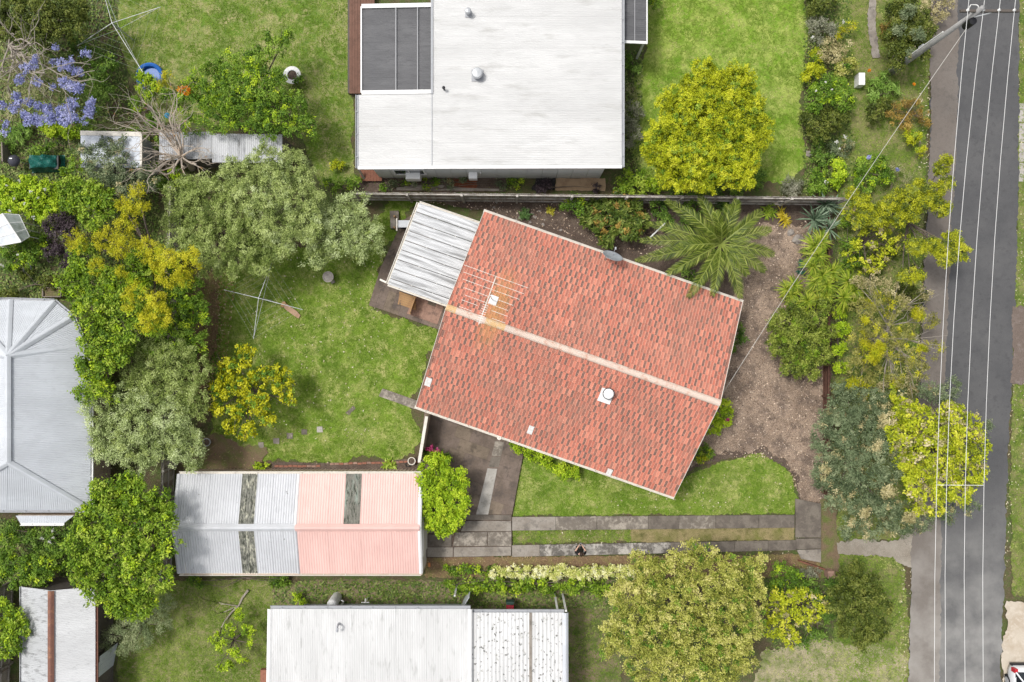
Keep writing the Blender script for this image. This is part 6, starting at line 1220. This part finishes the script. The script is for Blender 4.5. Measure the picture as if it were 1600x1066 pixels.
# pots, mats and pool
def pot(x, y, r, h, lab, rim, inner=.86, plantc=None, name='flower_pot'):
    c = at(x, y); t = thing(name, c, lab, 'flower pot'); b = MB(); b.lathe(c, [(r * .7, 0), (r, h), (r * 1.08, h), (r * 1.08, h + .03), (r * inner, h + .03), (r * inner * .98, h - .06)], 22); b.build('pot', rim, t)
    b = MB(); b.lathe(c, [(r * inner, h - .05), (0, h - .03)], 22); b.build('soil', m_darkbed, t); return t
pot(644.5, 719, .19, .35, 'cream rimmed plant pot at the end of the brick edged bed', m_trim); pot(638, 725, .12, .22, 'small dark grey pot beside the cream rimmed pot', m_dark)
pot(326, 690, .2, .3, 'round grey planter under the pale silver olive', m_trimg)
t = pot(461, 123, .42, .55, 'big round white planter with ragged plant beside the spreading tree', m_plast, .6, name='planter'); foliage('plant', [(at(470, 123, .65), .2), (at(463, 126, .62), .12)], 'green', t, np.random.default_rng(2))
b = MB(); b.box((at(503, 0).x, at(0, 731).y, .035), (.68, .36, .03)); tag(b.build('door_mat', m_black), 'black door mat in front of the garage wall in the garden bed', 'mat')
b = MB(); N_ = 40; c = at(237, 122); pts = [c + Vector((.62 * math.cos(a), .62 * math.sin(a), .22)) for a in np.linspace(0, 2 * math.pi, N_)]; b.tube(pts, .11, 8, cap=False); t = thing('paddling_pool', c, 'blue paddling pool partly hidden by light green shrub', 'paddling pool'); b.build('rim', M('blue_vinyl', (.02, .12, .42), (), .35), t); b = MB(); b.lathe(c, [(.6, .08), (0, .08)], 30); b.build('base', bpy.data.materials['blue_vinyl'], t)
# tarpaulin covered pile and kettle barbecue
t = thing('covered_pile', at(78, 257), 'pile of goods under a dark green tarpaulin in neighbouring garden', 'covered pile')
bm = bmesh.new(); bmesh.ops.create_grid(bm, x_segments=24, y_segments=14, size=1); c = at(77, 257)
for v in bm.verts:
    x, y = v.co.x, v.co.y; h = .9 * (1 - max(0, abs(x - .05) - .75) / .3) * (1 - max(0, abs(y) - .7) / .35); h = max(.06, h - .55 * max(0, x - .28) + .13 * noise.noise(Vector((x * 2.5, y * 2, 4))) - .12 * abs(math.sin(x * 5 + y * 3)))
    v.co = Vector((c.x + x * .86, c.y + y * .44 + x * .03, h))
me = bpy.data.meshes.new('tarpaulin'); bm.to_mesh(me); bm.free(); me.transform(Matrix.Translation(-t.location)); me.materials.append(M('green_tarpaulin', (.012, .11, .09), [(3, (.008, .07, .06), .45, .65)], .45)); link('tarpaulin', me, t)
b = MB(); b.box(c + Vector((0, 0, .25)), (1.5, .7, .5)); b.build('load', m_dark, t)
t = thing('kettle_barbecue', at(35, 258), 'round dark kettle barbecue beside the tarpaulin covered pile', 'barbecue')
c = at(36, 256.5); b = MB(); b.lathe(c + Vector((0, 0, .75)), [(0, -.22), (.18, -.18), (.29, -.02), (.30, .0)], 20); b.build('bowl', m_black, t, True); b = MB(); b.lathe(c + Vector((0, 0, .76)), [(.31, 0), (.26, .12), (.14, .2), (0, .23)], 20); b.build('lid', M('dark_enamel', (.05, .05, .065), (), .3), t, True)
b = MB(); b.box(c + Vector((0, .06, 1.02)), (.14, .05, .04)); b.build('handle', m_plast, t)
for k in range(3): b = MB(); a = k * 2.1; b.tube([c + Vector((.15 * math.cos(a), .15 * math.sin(a), .6)), c + Vector((.3 * math.cos(a), .3 * math.sin(a), 0))], .014, 6); b.build('leg', m_galv, t)
b = MB(); b.bar(at(10, 225, .4), at(11, 255, .4), .06, .8); tag(b.build('garden_post', m_timber), 'weathered timber edging board at the left edge by the barbecue', 'board')
b = MB(); c = at(44, 421); N_ = 24; b.tube([c + Vector((.2 * math.cos(a), .3 * math.sin(a), .06)) for a in np.linspace(0, 2 * math.pi, N_)], .03, 6, cap=False); tag(b.build('hose_coil', m_trimg), 'grey coiled hose in the garden bed below the greenhouse', 'hose')
t = thing('garden_crate', at(88, 455), 'weathered timber garden bed box above the blue grey hip roof', 'planter box')
for p, q in (((70, 450), (98, 450)), ((98, 450), (98, 464)), ((70, 464), (98, 464)), ((70, 450), (70, 464))): b = MB(); b.bar(at(*p, .2), at(*q, .2), .05, .4); b.build('board', m_timber, t)
b = MB(); b.prism([tuple(at(*p)[:2]) for p in ((70, 450), (98, 450), (98, 464), (70, 464))], 0, .3); b.build('soil', m_bare, t)
b = MB(); c = at(671, 882); b.box(c + Vector((0, 0, .06)), (.11, .22, .09), .1); tag(b.build('loose_brick', M('orange_brick', (.55, .22, .08), [(14, (.45, .16, .06), .5, .7)], .9)), 'loose orange brick on dead leaves by the garage corner', 'brick')

# ------------------------------------------------------------------ power pole and wires
m_polewood = M('pole_concrete', (.34, .335, .33), [(3, (.26, .255, .25), .45, .65), (14, (.42, .41, .40), .55, .7, .6)], .9)
pb = at(1390, 115); pt_ = 8.3; pole = thing('power_pole', pb, 'tall grey power pole with crossarm and insulators at the road edge', 'power pole')
b = MB(); b.tube([pb - Vector((0, 0, .3)), pb + Vector((0, 0, 4)), pb + Vector((0, 0, pt_))], [.155, .13, .10], 14); b.build('shaft', m_polewood, pole, True)
b = MB(); b.bar(pb + Vector((.0, .14, 3.1)), pb + Vector((.0, .14, 3.5)), .22, .14); b.build('fuse_box', m_trimg, pole)
b = MB(); b.tube([pb + Vector((-.12, .12, .2)), pb + Vector((-.11, .10, 5.4))], .03, 6); b.build('conduit', m_trimw, pole)
za = 7.95; arm0, arm1 = pb + Vector((-.75, 0, za)), pb + Vector((1.75, 0, za)); b = MB(); b.bar(arm0, arm1, .10, .11); b.build('crossarm', m_timber_dk, pole)
b = MB(); b.bar(pb + Vector((.9, 0, za)), pb + Vector((.1, 0, za - .75)), .04, .04); b.build('arm_brace', m_galv, pole)
b = MB(); c = pb + Vector((.1, .1, za - .5)); b.tube([c + Vector((.2 * math.cos(a), .2 * math.sin(a) + .2, .06 * math.sin(3 * a))) for a in np.linspace(0, 8, 22)], .02, 5, cap=False); b.build('cable_coil', m_trimw, pole)
b = MB(); b.lathe(pb + Vector((.05, -.25, za - .7)), [(0, .3), (.16, .28), (.17, -.3), (0, -.32)], 14); b.build('transformer_can', m_dark, pole)
m_cable = M('aluminium_cable', (.66, .66, .65), (), .5, .5)
zw = za + .17
WX = [(1514, 1460), (1538, 1478), (1563, 1508), (1587, 1536)]; mids = [(1482, 1463.5), (1501, 1477.5), (1527, 1508), (1554, 1538)]
for k, (xt, xb_) in enumerate(WX):
    x_at = lambda y, pts=((0, xt), (370, mids[k][0]), (758, mids[k][1]), (1066, xb_)): float(np.interp(y, [p[0] for p in pts], [p[1] for p in pts]))
    ys_ = [12, 120, 250, 370, 500, 630, 758, 900, 1066]; cs = np.polyfit([0, 370, 758, 1066], [xt, mids[k][0], mids[k][1], xb_], 2)
    pts = [at(float(np.polyval(cs, y)), y, zw - 1.15 * (1 - ((y - 620) / 620.0) ** 2)) for y in ys_]
    n0 = pts[0] + (pts[0] - pts[1]) * 3; n1 = pts[-1] + (pts[-1] - pts[-2]) * 4; b = MB(); b.tube([n0] + pts + [n1], .0115, 6, cap=False)
    tag(b.build('power_line', m_cable), ['pale overhead power wire over the road shoulder, nearest the street trees', 'overhead power wire second from the street trees along gravel and asphalt', 'overhead power wire third from the street trees over the asphalt', 'overhead power wire furthest east over the asphalt towards the far verge'][k], 'power wire', 'wires along the road')
    b = MB(); c = Vector((pts[0].x, pb.y, za)); b.lathe(c, [(.03, .05), (.06, .08), (.04, .11), (.06, .14), (.02, .19)], 10); b.build('insulator', m_plast, pole)
pts = [at(1464, 758, zw - 1.12), at(1537, 758.5, zw - 1.12)]; b = MB(); b.tube(pts, .012, 6); tag(b.build('wire_spreader', m_trimw), 'thin cross spreader rod joining the four road wires', 'spreader')
m_serv = M('service_cable', (.52, .50, .46), (), .6)
a_, e_ = pb + Vector((.15, -.15, 7.2)), at(1130, 614, 3.3); pts = [a_.lerp(e_, f) - Vector((0, 0, .5 * 4 * f * (1 - f))) for f in np.linspace(0, 1, 14)]; b = MB(); b.tube(pts, .011, 6, cap=False); tag(b.build('service_line', m_serv), 'diagonal service wire from the power pole to east gable of red roof', 'power wire')

# ------------------------------------------------------------------ the white car whose rear corner shows at the lower right
def car():
    c0 = at(1594, 1098); c0.z = 0; t = thing('parked_car', c0, 'white hatchback parked on the sandy driveway at the lower right corner', 'car')
    mw = M('white_car_paint', (.72, .73, .75), (), .25, .5); mg = M('car_glass', (.015, .018, .022), (), .06, .7); mt = M('tyre_rubber', (.02, .02, .02), (), .85); mrd = M('red_lamp', (.45, .02, .03), (), .2)
    HW, HLn = .90, 2.15                                            # rear of the car points north
    st = [(-2.15, .35, .70, .78), (-2.05, .25, .80, .86), (-1.2, .22, .92, .9), (-.9, .22, .95, .9), (0, .22, .98, .9), (1.2, .22, 1.0, .9), (1.85, .25, .98, .88), (2.08, .32, .92, .82), (2.16, .4, .78, .70)]
    b = MB(); vs = []
    for y, zb, zt2, hw in st:
        for x, z in ((-hw * .92, zb), (-hw, zb + .2), (-hw, zt2 - .14), (-hw * .93, zt2), (hw * .93, zt2), (hw, zt2 - .14), (hw, zb + .2), (hw * .92, zb)): vs.append((c0.x + x, c0.y + y, z))
    n = 8; fs = [(i * n + k, i * n + (k + 1) % n, (i + 1) * n + (k + 1) % n, (i + 1) * n + k) for i in range(len(st) - 1) for k in range(n)] + [tuple(range(n)), tuple(range((len(st) - 1) * n, len(st) * n))]
    b.add(vs, fs); b.build('body', mw, t, True)
    cb = [(-.95, .96, .80), (-.3, 1.40, .66), (.2, 1.46, .66), (1.2, 1.44, .65), (1.62, 1.34, .62), (1.98, .98, .74)]
    b = MB(); vs = []
    for y, z, hw in cb: vs += [(c0.x - hw, c0.y + y, z), (c0.x + hw, c0.y + y, z), (c0.x - (.84 if True else 0), c0.y + y, .95), (c0.x + .84, c0.y + y, .95)]
    fs = []
    for i in range(len(cb) - 1):
        a, d = 4 * i, 4 * i + 4; fs += [(a, a + 1, d + 1, d), (a, d, d + 2, a + 2), (a + 1, a + 3, d + 3, d + 1)]
    b.add(vs, fs); b.build('glasshouse', mg, t)
    b = MB(); vs = []
    for y, z, hw in cb[1:5]: vs += [(c0.x - hw, c0.y + y, z + .012), (c0.x - hw * .5, c0.y + y, z + .045), (c0.x + hw * .5, c0.y + y, z + .045), (c0.x + hw, c0.y + y, z + .012)]
    b.add(vs, [(4 * i + k, 4 * i + k + 1, 4 * i + 5 + k, 4 * i + 4 + k) for i in range(3) for k in range(3)]); b.build('roof', mw, t)
    for sx in (-1, 1):
        for y0_, y1_, z0_, z1_ in ((-.95, -.3, .97, 1.41), (.35, .35, .95, 1.46), (1.2, 1.35, .95, 1.43), (1.98, 1.62, .99, 1.35)):
            b = MB(); b.bar((c0.x + sx * .83, c0.y + y0_, z0_), (c0.x + sx * .665, c0.y + y1_, z1_), .07, .04); b.build('pillar', mw, t)
        b = MB(); b.box((c0.x + sx * .80, c0.y + 2.03, .82), (.17, .2, .3)); b.build('tail_light', mrd, t)
        b = MB(); b.box((c0.x + sx * .68, c0.y - 2.05, .66), (.3, .14, .14)); b.build('headlight', m_plast, t)
        b = MB(); b.box((c0.x + sx * 1.0, c0.y - .75, 1.0), (.2, .1, .13)); b.build('mirror', mw, t)
        for y in (-1.3, 1.3):
            wo_ = MB(); wo_.lathe((c0.x + sx * .80, c0.y + y, .31), [(.18, -.1), (.3, -.1), (.31, 0), (.3, .1), (.18, .1)], 20, 0, Matrix.Rotation(R(90), 3, 'Y')); w_ = wo_.build('wheel', mt, t)
            b = MB(); b.lathe((c0.x + sx * .80, c0.y + y, .31), [(0, sx * .09), (.18, sx * .09), (.2, sx * .05)], 14, 0, Matrix.Rotation(R(90), 3, 'Y')); b.build('rim', m_galv, w_)
    b = MB(); b.box((c0.x, c0.y + 2.17, .42), (1.5, .1, .2)); b.build('bumper', m_black, t)
car()

# ------------------------------------------------------------------ person standing on the driveway with a controller
def person(gx, gy):
    g = at(gx, gy); g.z = .055
    me = bpy.data.meshes.new('body'); P, E, Rr = [], [], []
    def v(x, y, z, r, to=None):
        P.append((x, y, z)); Rr.append(r); i = len(P) - 1
        if to is not None: E.append((to, i))
        return i
    pel = v(0, 0, .95, .145); w1 = v(0, .0, 1.12, .135, pel); ch = v(0, -.01, 1.30, .155, w1); nk0 = v(0, -.02, 1.46, .10, ch); nk = v(0, .01, 1.54, .058, nk0)
    h0 = v(0, .045, 1.62, .078, nk); h1 = v(0, .055, 1.70, .092, h0); h2 = v(0, .04, 1.77, .072, h1)
    fingers = []
    for s in (-1, 1):
        hp = v(s * .10, 0, .88, .10, pel); kn = v(s * .115, .02, .50, .068, hp); an_ = v(s * .12, -.01, .09, .046, kn); toe = v(s * .135, .15, .045, .042, an_)
        sh = v(s * .19, -.02, 1.43, .075, nk0); el = v(s * .27, .02, 1.15, .050, sh); wr = v(s * .12, .26, 1.16, .032, el); hd = v(s * .085, .33, 1.165, .036, wr); fingers.append((s, Vector((s * .085, .33, 1.165))))
    me.from_pydata(P, E, []); o = bpy.data.objects.new('body', me); C.objects.link(o)
    o.modifiers.new('s', 'SKIN'); sv = me.skin_vertices[0].data
    for i, r in enumerate(Rr): sv[i].radius = (r, r * (.78 if i in (0, 1, 2, 3) else 1)); sv[i].use_root = (i == 0)
    o.modifiers.new('u', 'SUBSURF').levels = 2
    dg = bpy.context.evaluated_depsgraph_get(); dg.update(); m2 = bpy.data.meshes.new_from_object(o.evaluated_get(dg)); bpy.data.objects.remove(o)
    skin = M('skin', (.55, .34, .25), (), .6); shirt = M('black_shirt', (.015, .014, .016), (), .85); trs = M('dark_trousers', (.03, .03, .035), (), .85); shoe = M('white_shoe', (.75, .75, .74), (), .6); hair = M('dark_hair', (.035, .02, .014), (), .6)
    m2.materials.clear()
    for m in (skin, shirt, trs, shoe): m2.materials.append(m)
    for p in m2.polygons:
        c = p.center; i = 0
        if c.z < .12: i = 3
        elif c.z < .98: i = 2
        elif c.z < 1.5 and abs(c.x) < .16 and c.y < .17: i = 1
        elif c.z > 1.2 and c.z < 1.5 and c.y < .1: i = 1
        p.material_index = i; p.use_smooth = True
    t = thing('person', g, 'person in black shirt looking down at a controller on the driveway strip', 'person')
    bo = link('body', m2, t)
    b = MB(); b.lathe(g + Vector((0, .035, 1.735)), [(.097, -.06), (.104, -.01), (.095, .045), (.065, .085), (0, .103)], 18); b.lathe(g + Vector((0, .0, 1.69)), [(.07, -.1), (.092, -.05), (.095, .03), (.06, .06)], 14); b.build('hair', hair, t, True)
    b = MB()
    for s, hd in fingers:
        for k in range(4):
            p0 = hd + Vector((-s * .01 + 0, .01, .018 - .016 * k)); L = (.072, .08, .076, .06)[k]; b.tube([g + p0, g + p0 + Vector((-s * .012, L * .55, .004)), g + p0 + Vector((-s * .045, L * .8, 0)), g + p0 + Vector((-s * .055, L * .62, -.004))], [.0095, .009, .0085, .007], 6)
        p0 = hd + Vector((-s * .02, -.01, .02)); b.tube([g + p0, g + p0 + Vector((-s * .02, .03, .022)), g + p0 + Vector((-s * .032, .055, .02))], [.011, .010, .008], 6)
    b.build('fingers', skin, t, True)
    b = MB(); b.tube([g + Vector((.085 * math.sin(a), -.025 - .075 * math.cos(a), 1.475 + .02 * math.cos(a))) for a in np.linspace(-1.9, 1.9, 12)], .016, 6); b.build('collar', M('pale_collar', (.7, .66, .6), (), .8), t, True)
    r_ = thing('remote_controller', g + Vector((0, .39, 1.15)), 'small dark handheld controller in the hands of the person on the driveway', 'controller')
    b = MB(); b.box(g + Vector((0, .39, 1.165)), (.15, .085, .03)); b.build('case', m_black, r_); b = MB(); b.box(g + Vector((0, .45, 1.2)), (.13, .012, .07)); b.build('screen', m_trimg, r_)
    for s in (-1, 1): b = MB(); b.lathe(g + Vector((s * .045, .38, 1.18)), [(.012, 0), (.008, .015), (.011, .02), (0, .024)], 8); b.build('stick', m_galv, r_)
person(904, 853)
print('LEAVES', NLEAF[0], 'TRIS', sum(len(o.data.polygons) * 2 for o in bpy.data.objects if o.type == 'MESH'))
